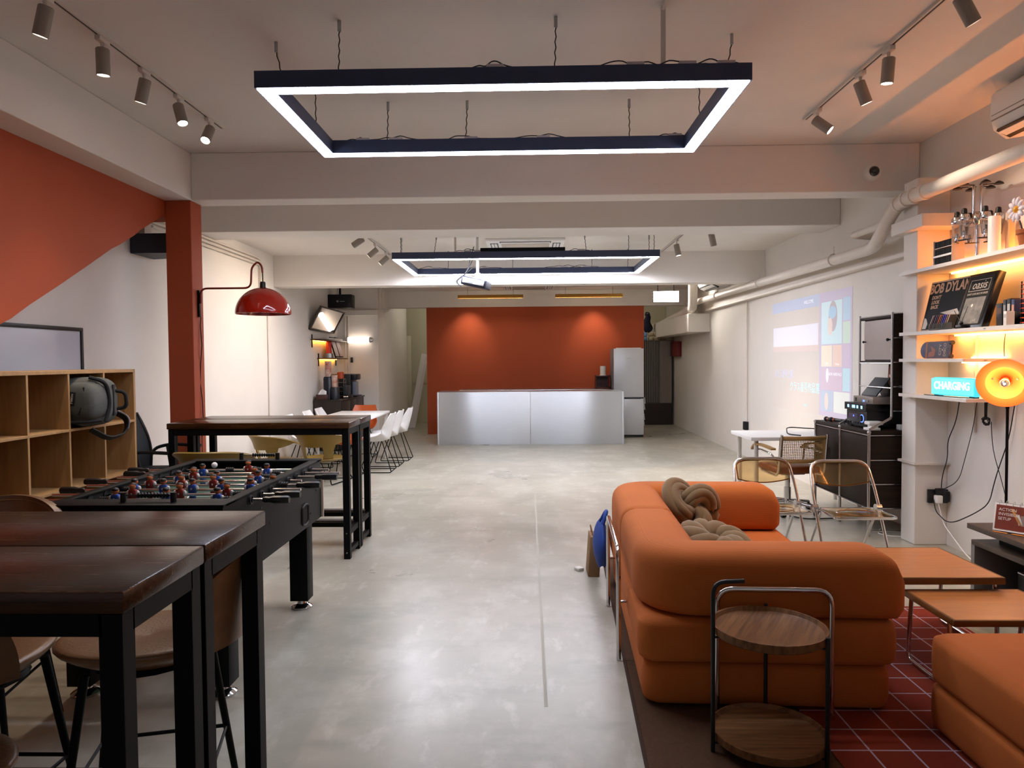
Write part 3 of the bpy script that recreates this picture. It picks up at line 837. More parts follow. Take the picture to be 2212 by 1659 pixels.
MB().tube(fillet([(0.17, -0.06, -0.13), (0.178, -0.02, -0.02), (0.172, -0.05, 0.12), (0.10, -0.11, 0.15)], 0.08, 6), 0.012, 8).build('main_zip', STRAP, t)
MB().tube(fillet([(0.165, -0.10, -0.12), (0.10, -0.17, -0.125), (-0.05, -0.18, -0.125)], 0.05, 5), 0.009, 8).build('base_piping', STRAP, t)
tg = MB().box((0.035, -0.180, 0.02), (0.04, 0.004, 0.085), 0.002, rot=(0, R(8), 0)).build('name_patch', STRAP, po)
text('lettering', 'NOBBLE', 0.017, tg, (0.035, -0.183, 0.02), (PI / 2, R(98), 0), PAPER)
MB().box((-0.06, -0.175, 0.0), (0.06, 0.004, 0.06), 0.002).build('rubber_patch', STRAP, po)
MB().tube(fillet([(0.15, 0.07, 0.06), (0.215, 0.09, 0.05), (0.215, 0.10, -0.05), (0.15, 0.09, -0.06)], 0.04, 5), 0.012, 8).build('carry_handle', STRAP, t)
MB().box((0.155, 0.06, 0.0), (0.012, 0.05, 0.2), 0.004, rot=(0, 0, R(15))).build('side_panel', STRAP, t)
def ribbon(pts, wv, th=0.004):
    pts = [Vector(p) for p in fillet(pts, 0.06, 6)]
    m_ = MB(); wv = Vector(wv)
    rings = []
    for i, p in enumerate(pts):
        tg_ = (pts[min(i + 1, len(pts) - 1)] - pts[max(i - 1, 0)]).normalized()
        n = tg_.cross(wv).normalized() * th
        rings.append([m_.bm.verts.new(p + wv + n), m_.bm.verts.new(p - wv + n), m_.bm.verts.new(p - wv - n), m_.bm.verts.new(p + wv - n)])
    m_.skin(rings); m_.cap(rings[0], True); m_.cap(rings[-1])
    return m_
o = ribbon([(0.10, 0.14, -0.08), (0.17, 0.19, -0.13), (0.16, 0.17, -0.23), (0.14, 0.02, -0.25), (0.11, -0.12, -0.175)], (0.02, -0.012, 0.012)).build('shoulder_strap', STRAP, t)
ribbon([(0.115, 0.15, -0.075), (0.178, 0.195, -0.13), (0.168, 0.18, -0.2)], (0.008, -0.005, 0.005), 0.006).build('strap_stripe', STRG, o)
tag(MB().box((-2.87, 4.72, 1.1265), (0.05, 0.13, 0.011), 0.004, rot=(0, 0, R(20))).build('folded_pouch', mat('navy_cloth', '#1c2038', 0.8)), 'small navy pouch lying flat beside the backpack in the last compartment', 'pouch')

# ---- whiteboard
t = thing('whiteboard', 'whiteboard in a thin black frame behind the cube shelf', 'whiteboard', (-3.62, 4.75, 1.27))
MB().bb(-0.02, 0.0, -1.0, 1.0, -0.5, 0.525).build('board', mat('board_white', '#c3c6d0', 0.25), t, smooth=False)
for (y0, y1, z0, z1) in ((-1.015, 1.015, 0.51, 0.54), (-1.015, 1.015, -0.52, -0.49), (-1.015, -0.985, -0.5, 0.52), (0.985, 1.015, -0.5, 0.52)):
    MB().bb(-0.024, 0.012, y0, y1, z0, z1, 0.004).build('frame', BLACKP, t)

# ---- black mesh office chair
MESHB = mat('black_mesh', '#2b3033', 0.8, var=0.4, vscale=220)
t = thing('office_chair', 'black mesh office chair between the cube shelf and the orange pillar', 'chair', (-3.02, 5.72, 0), 0.05)
def bk(u, v):
    y = (u - 0.5) * 0.44 * (1 - 0.25 * v)
    return (-0.20 + 0.05 * math.sin(PI * v) - 0.07 * v - 0.05 * (u - 0.5) ** 2 * 4 * -1, y, 0.60 + 0.50 * v)
MB().surf(bk, 12, 12, 0.008).build('backrest_mesh', MESHB, t)
MB().tube([bk(0, k / 8) for k in range(9)] + [bk(k / 6, 1) for k in range(1, 7)] + [bk(1, 1 - k / 8) for k in range(1, 9)], 0.016, 8).build('back_frame', BLACKP, t)
MB().box((0.05, 0, 0.62), (0.48, 0.46, 0.09), 0.04, 4).build('seat', mat('black_seat_cloth', '#14161a', 0.8), t)
for s in (-1, 1):
    MB().tube(fillet([(-0.18, s * 0.25, 0.63), (-0.14, s * 0.27, 0.80), (0.0, s * 0.27, 0.835), (0.26, s * 0.27, 0.82)], 0.06, 4), 0.014, 8).build('armrest', BLACKP, t)
    MB().cyl((-0.02, s * 0.27, 0.82), (0.02, s * 0.25, 0.60), 0.014, n=8).build('arm_support', BLACKP, t)
MB().cyl((0, 0, 0.10), (0, 0, 0.58), 0.03, n=12).build('gas_lift', BLACK, t)
for k in range(5):
    an = k * 2 * PI / 5
    l_ = MB().cyl((0, 0, 0.11), (0.28 * math.cos(an), 0.28 * math.sin(an), 0.075), 0.022, 0.014, n=8).build('base_arm', BLACKP, t)
    MB().cyl((0.28 * math.cos(an), 0.28 * math.sin(an) - 0.02, 0.03), (0.28 * math.cos(an), 0.28 * math.sin(an) + 0.02, 0.03), 0.03, n=12).build('caster', BLACKP, l_)

# ---- mustard shell chairs
MUST = mat('mustard_shell', '#7d6526', 0.42, var=0.1, vscale=4)
def shell_chair(label, x, y, rz, zs_, zb, wd, base, group='mustard shell chairs'):
    """wrap-round back band on two side necks over a dished seat; rz turns the open front"""
    t = thing('shell_chair', label, 'chair', (x, y, 0), rz, group)
    hw = wd / 2
    def band(u, v):
        th = -PI / 2 + (u - 0.5) * 3.7           # back at -Y
        k = abs(u - 0.5) * 2
        top = zb - 0.10 * k ** 3
        bot = zs_ + (zb - zs_) * 0.54 + 0.10 * k ** 2 - 0.02
        z = bot + (top - bot) * v
        lip = 0.03 * (v ** 3)
        r = hw * (0.86 + 0.14 * v) + lip
        return (r * math.cos(th), r * math.sin(th) * 0.86, z)
    MB().surf(band, 28, 8, 0.014).build('back_band', MUST, t, ang=70)
    for s in (-1, 1):
        def neck(u, v, s=s):
            th = -PI / 2 + s * (0.72 + (u - 0.5) * (0.42 + 0.3 * abs(v - 0.45)))
            z = zs_ + 0.01 + ((zb - zs_) * 0.52) * v
            r = hw * (0.74 + 0.14 * v)
            return (r * math.cos(th), r * math.sin(th) * 0.86, z)
        MB().surf(neck, 6, 8, 0.014).build('side_neck', MUST, t, ang=70)
    def seat(u, v):
        th = 2 * PI * u
        r = hw * 0.82 * v
        return (r * math.cos(th), r * math.sin(th) * 0.92, zs_ - 0.035 + 0.05 * v ** 2.5)
    MB().surf(seat, 28, 8, 0.014).build('seat', MUST, t, ang=70)
    for s in (-1, 1):
        if base == 'sled':
            MB().tube(fillet([(s * hw * 0.5, 0.16, zs_ - 0.045), (s * hw * 0.8, 0.27, 0.012), (s * hw * 0.8, -0.27, 0.012), (s * hw * 0.5, -0.16, zs_ - 0.045)], 0.03, 4), 0.008, 8).build('sled_leg', BLACK, t)
        else:
            for q in (-1, 1):
                MB().cyl((s * hw * 0.5, q * 0.13, zs_ - 0.03), (s * hw * 0.75, q * 0.2, 0), 0.011, n=8).build('leg', BLACK, t)
    return t
shell_chair('tall mustard shell chair with its back to the foosball table', -2.23, 5.05, 0.0, 0.62, 0.912, 0.50, 'legs')
shell_chair('low mustard shell chair seen under the bar tables, nearer the left wall', -3.02, 8.55, -0.7, 0.33, 0.66, 0.66, 'sled')
shell_chair('low mustard shell chair on a black sled base before the white dining table', -2.60, 9.0, -0.25, 0.30, 0.64, 0.66, 'sled')

# ---- dining set
t = thing('dining_table', 'long white dining table with white chairs along both sides', 'table', (-2.55, 10.42, 0))
MB().bb(-0.38, 0.38, -0.78, 0.78, 0.715, 0.745, 0.004).build('tabletop', WHITEP, t)
for sx in (-1, 1):
    for sy in (-1, 1):
        MB().bb(sx * 0.33 - 0.022, sx * 0.33 + 0.022, sy * 0.72 - 0.022, sy * 0.72 + 0.022, 0, 0.715).build('leg', WHITEM, t, smooth=False)
WSH = mat('white_shell', '#dcdcdc', 0.35)
OSH = mat('orange_shell', '#b5521c', 0.4)
def sled_chair(label, x, y, rz, m=WSH, group='white shell chairs at the dining table', proto={}):
    k = m.name
    if k in proto:
        return dup(proto[k], None, label, (x, y, 0), rz)
    t = thing('sled_chair', label, 'chair', (x, y, 0), rz, group)
    def sh(u, v):                                   # front is +X
        s = v
        w_ = 0.225 - 0.02 * s
        if s < 0.5:
            q = s / 0.5
            px = 0.22 - 0.40 * q; pz = 0.445 - 0.035 * math.sin(PI * q) + 0.0
        else:
            q = (s - 0.5) / 0.5
            px = -0.18 - 0.05 * math.sin(q * PI / 2) - 0.04 * q; pz = 0.445 + 0.36 * q
        c = 0.12 * (2 * abs(u - 0.5)) ** 2.5 * math.sin(PI * min(1, 0.05 + 0.9 * s)) ** 0.8
        return (px + c * min(1, max(0, (s - 0.35) * 3)), (u - 0.5) * 2 * w_ * (1 - 0.16 * max(0, s - 0.85) / 0.15 * abs(u - 0.5) * 2), pz + c * (0.9 if s <= 0.5 else max(0.1, 0.9 - (s - 0.5) * 4)))
    MB().surf(sh, 12, 22, 0.012).build('shell', m, t, ang=70)
    for s in (-1, 1):
        MB().tube(fillet([(0.05, s * 0.10, 0.42), (0.20, s * 0.19, 0.008), (-0.24, s * 0.19, 0.008), (-0.10, s * 0.10, 0.42)], 0.03, 4), 0.0065, 8).build('sled_leg', BLACK, t)
    MB().cyl((-0.24 + 0.02, -0.19, 0.008), (-0.24 + 0.02, 0.19, 0.008), 0.006, n=8).build('sled_bar', BLACK, t)
    proto[k] = t
    return t
wh = [('nearest white shell chair on the aisle side of the dining table', -2.10, 9.85, PI), ('middle white shell chair on the aisle side of the dining table', -2.09, 10.42, PI),
      ('farthest white shell chair on the aisle side of the dining table', -2.05, 11.0, PI), ('nearest white shell chair on the wall side of the dining table', -2.99, 9.55, 0),
      ('middle white shell chair on the wall side of the dining table', -2.99, 10.35, 0), ('farthest white shell chair on the wall side of the dining table', -2.99, 10.95, 0)]
for l, x, y, rz in wh:
    sled_chair(l, x, y, rz)
sled_chair('orange shell chair at the far head of the white dining table', -2.66, 11.42, -PI / 2, OSH, 'orange shell chairs at the dining table')
sled_chair('orange shell chair at the near end of the white dining table, glimpsed between table legs', -2.42, 9.45, PI / 2, OSH)

# ---- red dome lamp on the pillar
REDG = mat('red_enamel', '#a3190a', 0.12, coat=0.6)
t = thing('arm_lamp', 'glossy red dome lamp on a bent red arm fixed to the orange pillar', 'lamp', (-2.95, 6.40, 1.95))
MB().bb(-0.006, 0.012, -0.015, 0.015, -0.02, 0.22, 0.003).build('wall_plate', BLACK, t)
REDT = mat('red_tube', '#7c2414', 0.35)
MB().tube(fillet([(0.02, 0, 0.10), (0.02, 0, 0.235), (0.475, 0, 0.235), (0.485, 0, 0.42), (0.54, 0, 0.47), (0.578, 0, 0.43), (0.582, 0, 0.37)], 0.06, 6), 0.009, 10).build('arm', REDT, t)
MB().cyl((0.584, 0, 0.25), (0.582, 0, 0.37), 0.005, n=8).build('cord', BLACK, t)
MB().lathe([(0.0, 0.29), (0.02, 0.29), (0.026, 0.275), (0.026, 0.245), (0.03, 0.235), (0, 0.235)], 16, Matrix.Translation((0.584, 0, 0))).build('lamp_holder', BLACKP, t)
prof = [(0.242 * math.cos(i * PI / 2 / 16), 0.238 * math.sin(i * PI / 2 / 16)) for i in range(16)] + [(0.01, 0.238)]
prof2 = [(0.236 * math.cos(i * PI / 2 / 16), 0.230 * math.sin(i * PI / 2 / 16)) for i in range(16)] + [(0.01, 0.23)]
MB().shell(prof2[::-1] + prof, 40, Matrix.Translation((0.584, 0, 0))).build('lamp_shade', REDG, t, ang=60)
MB().tube([(0.012, 0.01, -0.02)] + [(0.0 + 0.012 * math.sin(k * 1.7), 0.02, -0.1 - k * 0.17) for k in range(11)], 0.004, 6).build('cord', BLACK, t)

# ---- coffee corner
WENGE = wood('wenge', '#2f2620', '#221b16', 0.45, (12, 12, 1.2))
t = thing('sideboard', 'dark wood sideboard holding the coffee machine in the far corner', 'sideboard', (-3.385, 12.88, 0))
MB().bb(-0.245, 0.23, -0.82, 0.82, 0.03, 0.85).build('carcass', WENGE, t, smooth=False)
MB().bb(-0.25, 0.25, -0.83, 0.83, 0.85, 0.872, 0.003).build('top', WENGE, t)
for k, (y0, y1) in enumerate(((-0.80, -0.30), (-0.29, 0.18))):
    d = MB().bb(0.231, 0.245, y0, y1, 0.06, 0.84, 0.002).build('door', WENGE, t)
    MB().bb(0.246, 0.256, y1 - 0.05, y1 - 0.035, 0.42, 0.52).build('handle', BLACK, d, smooth=False)
for k in range(3):
    d = MB().bb(0.231, 0.245, 0.2, 0.62, 0.60 - 0.25 * k, 0.83 - 0.25 * k, 0.002).build('drawer', mat('drawer_front', '#3a3029', 0.45, var=0.2, vscale=9), t)
    MB().bb(0.246, 0.25, 0.22, 0.60, 0.80 - 0.25 * k, 0.815 - 0.25 * k).build('finger_gap', BLACKP, d, smooth=False)
DARKNAVY = mat('dark_navy_plastic', '#10141f', 0.4)
CUPW = mat('cup_print', '#d8cfc6', 0.6, hexb='#b3562c', vscale=14)
t = thing('tissue_box', 'brown tissue box with a white tissue standing on the dark sideboard', 'tissue box', (-3.50, 12.12, 0.872), 0.2)
MB().bb(-0.10, 0.10, -0.06, 0.06, 0, 0.09, 0.006).build('box', mat('brown_leatherette', '#3b1d17', 0.5), t)
MB().surf(lambda u, v: (0.07 * (u - 0.5) * 2 * (1 - 0.3 * v) + 0.02 * v, 0.02 * math.sin(7 * u) * v, 0.088 + 0.10 * v * (1 - 0.35 * abs(u - 0.4) * 2)), 10, 5, 0.002).build('tissue', WHITEP, t)
def cups(label, x, y, h0, h1):
    t = thing('cup_dispenser', label, 'dispenser', (x, y, 0.872), 0, 'navy cup dispensers')
    MB().lathe([(0, 0), (0.085, 0), (0.085, h0), (0.07, h0 + 0.03), (0.0, h0 + 0.02)], 18).build('holder', DARKNAVY, t)
    m_ = MB()
    for k in range(int((h1 - h0) / 0.03)):
        z = h0 - 0.02 + k * 0.03
        m_.lathe([(0.048, z), (0.056, z + 0.042), (0.059, z + 0.045), (0.0, z + 0.045)], 14)
    m_.build('cup_stack', CUPW, t)
cups('tall navy cup dispenser with a high stack of orange printed paper cups', -3.44, 12.30, 0.36, 0.66)
cups('short navy cup dispenser with a low stack of printed paper cups', -3.33, 12.28, 0.18, 0.42)
t = thing('capsule_rack', 'wire capsule rack with an orange tin on it beside the paper cups', 'rack', (-3.34, 12.72, 0.872))
for s in (-1, 1):
    MB().tube(fillet([(s * 0.07, -0.05, 0), (s * 0.07, -0.05, 0.34), (s * 0.07, 0.09, 0.34), (s * 0.07, 0.09, 0)], 0.03, 4), 0.008, 6).build('frame', STEEL, t)
for k in range(4):
    MB().bb(-0.07, 0.07, -0.05, 0.09, 0.03 + 0.08 * k, 0.04 + 0.08 * k).build('tray', STEEL, t, smooth=False)
tag(MB().lathe([(0, 0), (0.06, 0), (0.06, 0.11), (0.05, 0.12), (0, 0.12)], 18).build('orange_tin', mat('orange_tin', '#a8431c', 0.4), loc=(-3.43, 12.60, 0.872 + 0.345)), 'round orange tin high on the capsule rack', 'tin')
bpy.data.objects['orange_tin'].location = (-3.345, 12.74, 0.872 + 0.345)
t = thing('coffee_grinder', 'low dark appliance with a row of lit buttons before the coffee machine', 'appliance', (-3.24, 12.70, 0.872))
MB().bb(-0.0, 0.09, -0.13, 0.16, 0.0, 0.06, 0.006).build('control_base', BLACKP, t)
MB().bb(-0.02, 0.05, -0.13, 0.16, 0.06, 0.22, 0.01).build('body', mat('dark_grey_panel', '#2a3033', 0.4), t)
for k in range(3):
    MB().cyl((-0.0 + 0.03 * k, -0.1305, 0.03), (0.0 + 0.03 * k, -0.134, 0.03), 0.008, n=8).build('button', emitter('button_glow', '#ffd5c0', 1.2), t)
t = thing('coffee_machine', 'large black coffee machine with a clear water tank in the far corner', 'coffee machine', (-3.42, 13.18, 0.872))
MB().bb(-0.18, 0.20, -0.22, 0.24, 0.0, 0.42, 0.015).build('body', BLACKP, t)
MB().bb(0.20, 0.29, -0.18, 0.20, 0.31, 0.42, 0.02).build('brew_head', DARKNAVY, t)
MB().bb(0.20, 0.30, -0.2, 0.22, 0.0, 0.03, 0.006).build('drip_tray', BLACKP, t)
MB().bb(0.205, 0.26, -0.12, 0.14, 0.03, 0.28, 0.01).build('water_tank', mat('frosted_tank', '#7d8596', 0.3, trans=0.3), t)
def led_shelf(label, y0, y1, z, zoff):
    t = thing('wall_shelf', label, 'shelf', (-3.645, (y0 + y1) / 2, z), 0, 'small wall shelves over the sideboard')
    L_ = (y1 - y0) / 2
    MB().bb(0.0, 0.22, -L_, L_, -0.012, 0.012, 0.002).build('board', mat('shelf_brown', '#4a3a2c', 0.5), t)
    for s in (-1, 1):
        MB().bb(0.0, 0.012, s * (L_ - 0.06) - 0.012, s * (L_ - 0.06) + 0.012, -0.13, 0.09).build('bracket', BLACK, t, smooth=False)
    MB().bb(0.02, 0.035, -L_ + 0.06, L_ - 0.1, -0.02, -0.0125).build('led_strip', emitter('amber_led', '#ffb13d', 18), t, smooth=False)
    return t
led_shelf('upper of two amber lit wall shelves over the coffee corner', 12.0, 13.55, 1.895, 0)
led_shelf('lower of two amber lit wall shelves over the coffee corner', 12.36, 13.6, 1.575, 0)
tag(MB().box((-3.54, 12.95, 1.925), (0.14, 0.9, 0.03), 0.006).build('rolled_paper', PAPER), 'pale paper roll lying on the upper amber lit shelf', 'paper')
tag(MB().lathe([(0, 0), (0.075, 0), (0.075, 0.08), (0, 0.08)], 18).build('metal_tin', STEEL, loc=(-3.53, 12.68, 1.588)), 'round steel tin on the lower amber lit shelf', 'tin')
tag(MB().lathe([(0, 0), (0.05, 0), (0.05, 0.2), (0.045, 0.21), (0, 0.21)], 18).build('red_canister', mat('red_can', '#b3261a', 0.4), loc=(-3.53, 12.68, 1.669)), 'red canister standing on the steel tin on the lower amber lit shelf', 'canister')
for i, y in enumerate((12.72, 13.0)):
    t = thing('picture_frame', ('nearer', 'farther')[i] + ' of two thin pink picture frames leaning on the lower amber shelf', 'picture', (-3.53, y + 0.1, 1.588), 0, 'picture frames on the amber shelf')
    MB().box((0.06, 0, 0.19), (0.02, 0.26, 0.38), 0.003, rot=(0, R(-16), 0)).build('frame', BLACK, t)
    MB().box((0.0715, 0, 0.193), (0.004, 0.225, 0.34), rot=(0, R(-16), 0)).build('print', mat('pink_print', '#a88578', 0.5, hexb='#c4a79c', vscale=7), t)
t = thing('tilted_mirror', 'dark framed mirror tipped forward high on the left wall, mirroring the tube lamp', 'mirror', (-3.511, 12.577, 2.243))
t.rotation_mode = 'XYZ'
t.matrix_world = Matrix.Translation((-3.511, 12.577, 2.243)) @ Matrix.Rotation(-0.043, 4, 'Z') @ Matrix.Rotation(0.494, 4, 'Y') @ Matrix.Rotation(-0.018, 4, 'X')
MB().bb(-0.012, 0.0, -0.66, 0.66, -0.21, 0.21).build('mirror_glass', mat('mirror', '#e3ddd6', 0.03, 1.0), t, smooth=False)
FRM = mat('frame_dark_brown', '#3a332c', 0.5)
for (y0, y1, z0, z1) in ((-0.682, 0.682, 0.2, 0.222), (-0.682, 0.682, -0.222, -0.2), (-0.682, -0.63, -0.2, 0.2), (0.63, 0.682, -0.2, 0.2)):
    MB().bb(-0.02, 0.012, y0, y1, z0, z1, 0.002).build('frame', FRM, t)
t = thing('tube_wall_lamp', 'glowing white tube lamp fixed level on the wall of the coffee corner', 'wall lamp', (-3.23, 13.66, 1.93))
MX_ = Matrix.Rotation(PI / 2, 4, 'Y')
MB().lathe([(0, -0.2), (0.052, -0.2), (0.056, -0.19), (0.056, 0.2), (0.052, 0.21), (0, 0.21)], 20, MX_).build('glowing_tube', emitter('tube_glow', '#ffeada', 3.2), t)
MB().lathe([(0, -0.262), (0.03, -0.26), (0.053, -0.23), (0.055, -0.201)], 20, MX_).build('end_cap', CHROME, t)
MB().lathe([(0.055, 0.211), (0.053, 0.25), (0.03, 0.28), (0, 0.282)], 20, MX_).build('end_cap', CHROME, t)
for s in (-0.15, 0.15):
    MB().bb(s - 0.01, s + 0.01, 0.04, 0.09, -0.01, 0.01).build('bracket', STEEL, t, smooth=False)
# ---------------------------------------------------------------- bar counter and far end
ALU = mat('brushed_aluminium', '#c9ced3', 0.40, 0.72, var=0.06, vscale=4, stretch=(1, 1, 60), aniso=0.9)
ALU.node_tree.nodes['Principled BSDF'].inputs['Anisotropic Rotation'].default_value = 0.25
t = thing('bar_counter', 'low counter clad in two brushed aluminium panels before the orange wall', 'counter', (0.04, 13.2, 0))
MB().bb(-1.68, 0.0, -0.29, -0.27, 0.0, 0.945, 0.002).build('front_panel', ALU, t)
MB().bb(0.004, 1.675, -0.29, -0.27, 0.0, 0.945, 0.002).build('front_panel', ALU, t)
for s in (-1, 1):
    MB().bb(s * 1.655, s * 1.685, -0.292, 0.3, 0, 0.947, 0.006).build('end_panel', ALU, t)
MB().bb(-1.68, 1.68, -0.292, 0.3, 0.945, 0.955, 0.003).build('top_sheet', mat('top_sheet', '#bfc3c7', 0.35, 1.0), t)
STL = mat('worktop_steel', '#c5c8cb', 0.3, 1.0)
t = thing('back_counter', 'slim steel worktop running along the orange wall behind the counter', 'worktop', (0.15, 14.5, 0))
MB().bb(-1.52, 1.50, -0.28, 0.29, 0.905, 0.935, 0.003).build('worktop', STL, t)
for k in range(4):
    d = MB().bb(-1.5 + 0.75 * k, -0.77 + 0.75 * k, -0.25, 0.28, 0.05, 0.90, 0.003).build('cabinet_door', mat('base_cabinet', '#5a3a2a', 0.5), t)
    MB().bb(-1.2 + 0.75 * k, -1.05 + 0.75 * k, -0.26, -0.25, 0.8, 0.81).build('handle', STEEL, d, smooth=False)
FR = mat('fridge_silver', '#c6c9cd', 0.38, 0.35, var=0.04, vscale=3)
t = thing('fridge', 'tall silver two door fridge at the right end of the counter', 'fridge', (1.96, 14.3, 0))
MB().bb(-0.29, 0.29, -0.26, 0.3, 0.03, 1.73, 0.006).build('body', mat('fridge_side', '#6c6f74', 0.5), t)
u = MB().bb(-0.29, 0.29, -0.32, -0.262, 0.785, 1.73, 0.006).build('door', FR, t)
l_ = MB().bb(-0.29, 0.29, -0.32, -0.262, 0.05, 0.755, 0.006).build('door', FR, t)
MB().bb(-0.26, 0.23, -0.322, -0.26, 0.748, 0.787).build('handle_recess', mat('recess_dark', '#34373c', 0.5), u, smooth=False)
MB().bb(-0.04, 0.05, -0.3215, -0.32, 1.536, 1.545).build('badge', STEEL, u, smooth=False)
MB().bb(-0.28, 0.28, -0.30, 0.28, 0.0, 0.03).build('plinth', BLACKP, t, smooth=False)
MB().bb(-0.24, 0.24, -0.3, -0.2, 1.73, 1.745).build('hinge_cover', WHITEP, t, smooth=False)
for k, z in enumerate((0.72, 0.60, 0.40, 0.28)):
    tag(MB().box((2.262, 14.02 + 0.03 * k, z), (0.006, 0.18, 0.12), rot=(0, R(-6), 0)).build('hanging_sheet', PAPER), ('topmost', 'second', 'third', 'lowest')[k] + ' of the pale sheets clipped to the side of the fridge', 'paper', 'sheets on the fridge side')
MAROON = mat('maroon_metal', '#3a0f12', 0.35)
t = thing('counter_rack', 'small maroon metal rack standing on the back worktop beside the fridge', 'rack', (1.50, 14.5, 0.935))
MB().bb(-0.14, 0.15, -0.14, 0.12, 0.24, 0.265, 0.003).build('shelf', MAROON, t)
MB().bb(-0.14, 0.15, -0.14, 0.12, 0.02, 0.04, 0.003).build('shelf', MAROON, t)
MB().bb(-0.12, 0.13, 0.10, 0.115, 0.04, 0.24).build('back_panel', MAROON, t, smooth=False)
for s in (-0.135, 0.145):
    MB().tube(fillet([(s, -0.13, 0), (s, -0.13, 0.27), (s, 0.11, 0.27), (s, 0.11, 0)], 0.03, 4), 0.006, 6).build('side_frame', MAROON, t)
t = thing('paper_towel', 'white paper towel roll standing on the maroon rack', 'paper roll', (1.51, 14.47, 1.2))
MB().lathe([(0.02, 0.0), (0.058, 0.0), (0.058, 0.19), (0.02, 0.19), (0.02, 0.0)], 22).build('roll', PAPER, t)
MB().lathe([(0.0, 0.0), (0.075, 0.0), (0.075, 0.006), (0, 0.006)], 22).build('base_plate', WHITEP, t)
# ribbed glass cabinet in the passage
t = thing('tambour_cabinet', 'tall cabinet with ribbed grey doors in the passage right of the fridge', 'cabinet', (3.0, 16.85, 0))
DK = mat('dark_plinth', '#2a1c16', 0.5)
MB().bb(-0.32, 0.325, -0.2, 0.3, 0.0, 0.50).build('plinth', DK, t, smooth=False)
MB().bb(-0.32, 0.325, -0.2, 0.3, 0.50, 1.95).build('carcass', mat('cabinet_grey', '#5d5952', 0.4), t, smooth=False)
for x0, n, w_, m in ((-0.31, 9, 0.040, mat('ribbed_dark', '#3a3a38', 0.25)), (0.06, 9, 0.0285, mat('ribbed_pale', '#8f887c', 0.3))):
    o = MB().bb(x0, x0 + n * w_, -0.215, -0.2, 0.51, 1.94).build('door', m, t, smooth=False)
    r_ = MB()
    for k in range(n):
        r_.bb(x0 + k * w_ + w_ * 0.72, x0 + k * w_ + w_ * 0.95, -0.226, -0.215, 0.52, 1.93)
    r_ = r_.build('ribs', mat('rib_edge', '#9d978c', 0.35), o, smooth=False)
    r_['kind'] = 'stuff'
TAN = mat('tan_wrap', '#b3a489', 0.7); BLU = mat('blue_wrap', '#6f9fd0', 0.6)
for k, (x, m, lb) in enumerate(((2.72, BLU, 'blue'), (2.87, TAN, 'first tan'), (2.99, TAN, 'second tan'), (3.15, TAN, 'last tan'))):
    t = thing('paper_pack', lb + ' wrapped pack of rolls on top of the ribbed cabinet', 'pack', (x, 16.8, 1.95), 0, 'wrapped packs on the ribbed cabinet')
    for q in range(2):
        MB().bb(-0.055, 0.055, -0.07, 0.07, 0.10 * q, 0.10 * q + 0.095, 0.025, 3).build('roll', m, t)
t = thing('cloth_bag', 'dark navy cloth bag slumped on the packs above the ribbed cabinet', 'bag', (2.79, 16.82, 2.15))
MB().surf(lambda u, v: ((0.11 + 0.03 * math.sin(5 * v + 1)) * math.cos(2 * PI * u) * math.sin(PI * (0.04 + 0.92 * v)) ** 0.5 + 0.02 * math.sin(9 * v), 0.08 * math.sin(2 * PI * u) * math.sin(PI * (0.04 + 0.92 * v)) ** 0.5, 0.42 * v + 0.02 * math.sin(2 * PI * u * 2)), 20, 14).build('sack', mat('navy_bag', '#12162e', 0.8, bump=0.4, bscale=20), t, ang=80)
MB().tube(fillet([(-0.05, -0.02, 0.38), (-0.04, -0.03, 0.46), (0.04, -0.03, 0.45), (0.06, -0.02, 0.36)], 0.03, 4), 0.012, 6).build('handle', MATS['navy_bag'], t)
t = thing('alarm_box', 'dark red metal box on the right wall at the passage', 'box', (3.375, 16.2, 1.58))
MB().bb(-0.10, 0.0, -0.36, 0.38, 0, 0.33, 0.006).build('casing', mat('signal_red', '#6e1410', 0.45), t)
MB().bb(-0.106, -0.1, 0.18, 0.36, 0.02, 0.31).build('panel', MATS['maroon_metal'], t, smooth=False)

# ---------------------------------------------------------------- projected picture on the right wall
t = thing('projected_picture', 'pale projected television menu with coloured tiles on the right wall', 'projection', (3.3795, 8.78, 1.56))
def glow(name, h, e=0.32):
    return mat(name, h, 0.8, emit=e, ecol=h)  # projector's light put into each panel's colour and emission
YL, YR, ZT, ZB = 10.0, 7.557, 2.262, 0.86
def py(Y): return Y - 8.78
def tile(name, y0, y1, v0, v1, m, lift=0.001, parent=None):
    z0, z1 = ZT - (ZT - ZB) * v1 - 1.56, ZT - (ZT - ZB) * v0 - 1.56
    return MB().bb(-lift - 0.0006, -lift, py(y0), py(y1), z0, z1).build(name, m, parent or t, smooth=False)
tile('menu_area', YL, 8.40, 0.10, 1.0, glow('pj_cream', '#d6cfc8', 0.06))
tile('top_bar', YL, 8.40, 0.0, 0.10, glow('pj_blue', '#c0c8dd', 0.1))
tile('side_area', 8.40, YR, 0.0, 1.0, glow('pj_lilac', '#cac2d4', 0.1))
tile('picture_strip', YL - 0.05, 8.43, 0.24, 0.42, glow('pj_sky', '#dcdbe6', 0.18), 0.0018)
tile('picture_strip', YL - 0.05, 8.43, 0.42, 0.47, glow('pj_pink', '#dccdc8', 0.1), 0.0018)
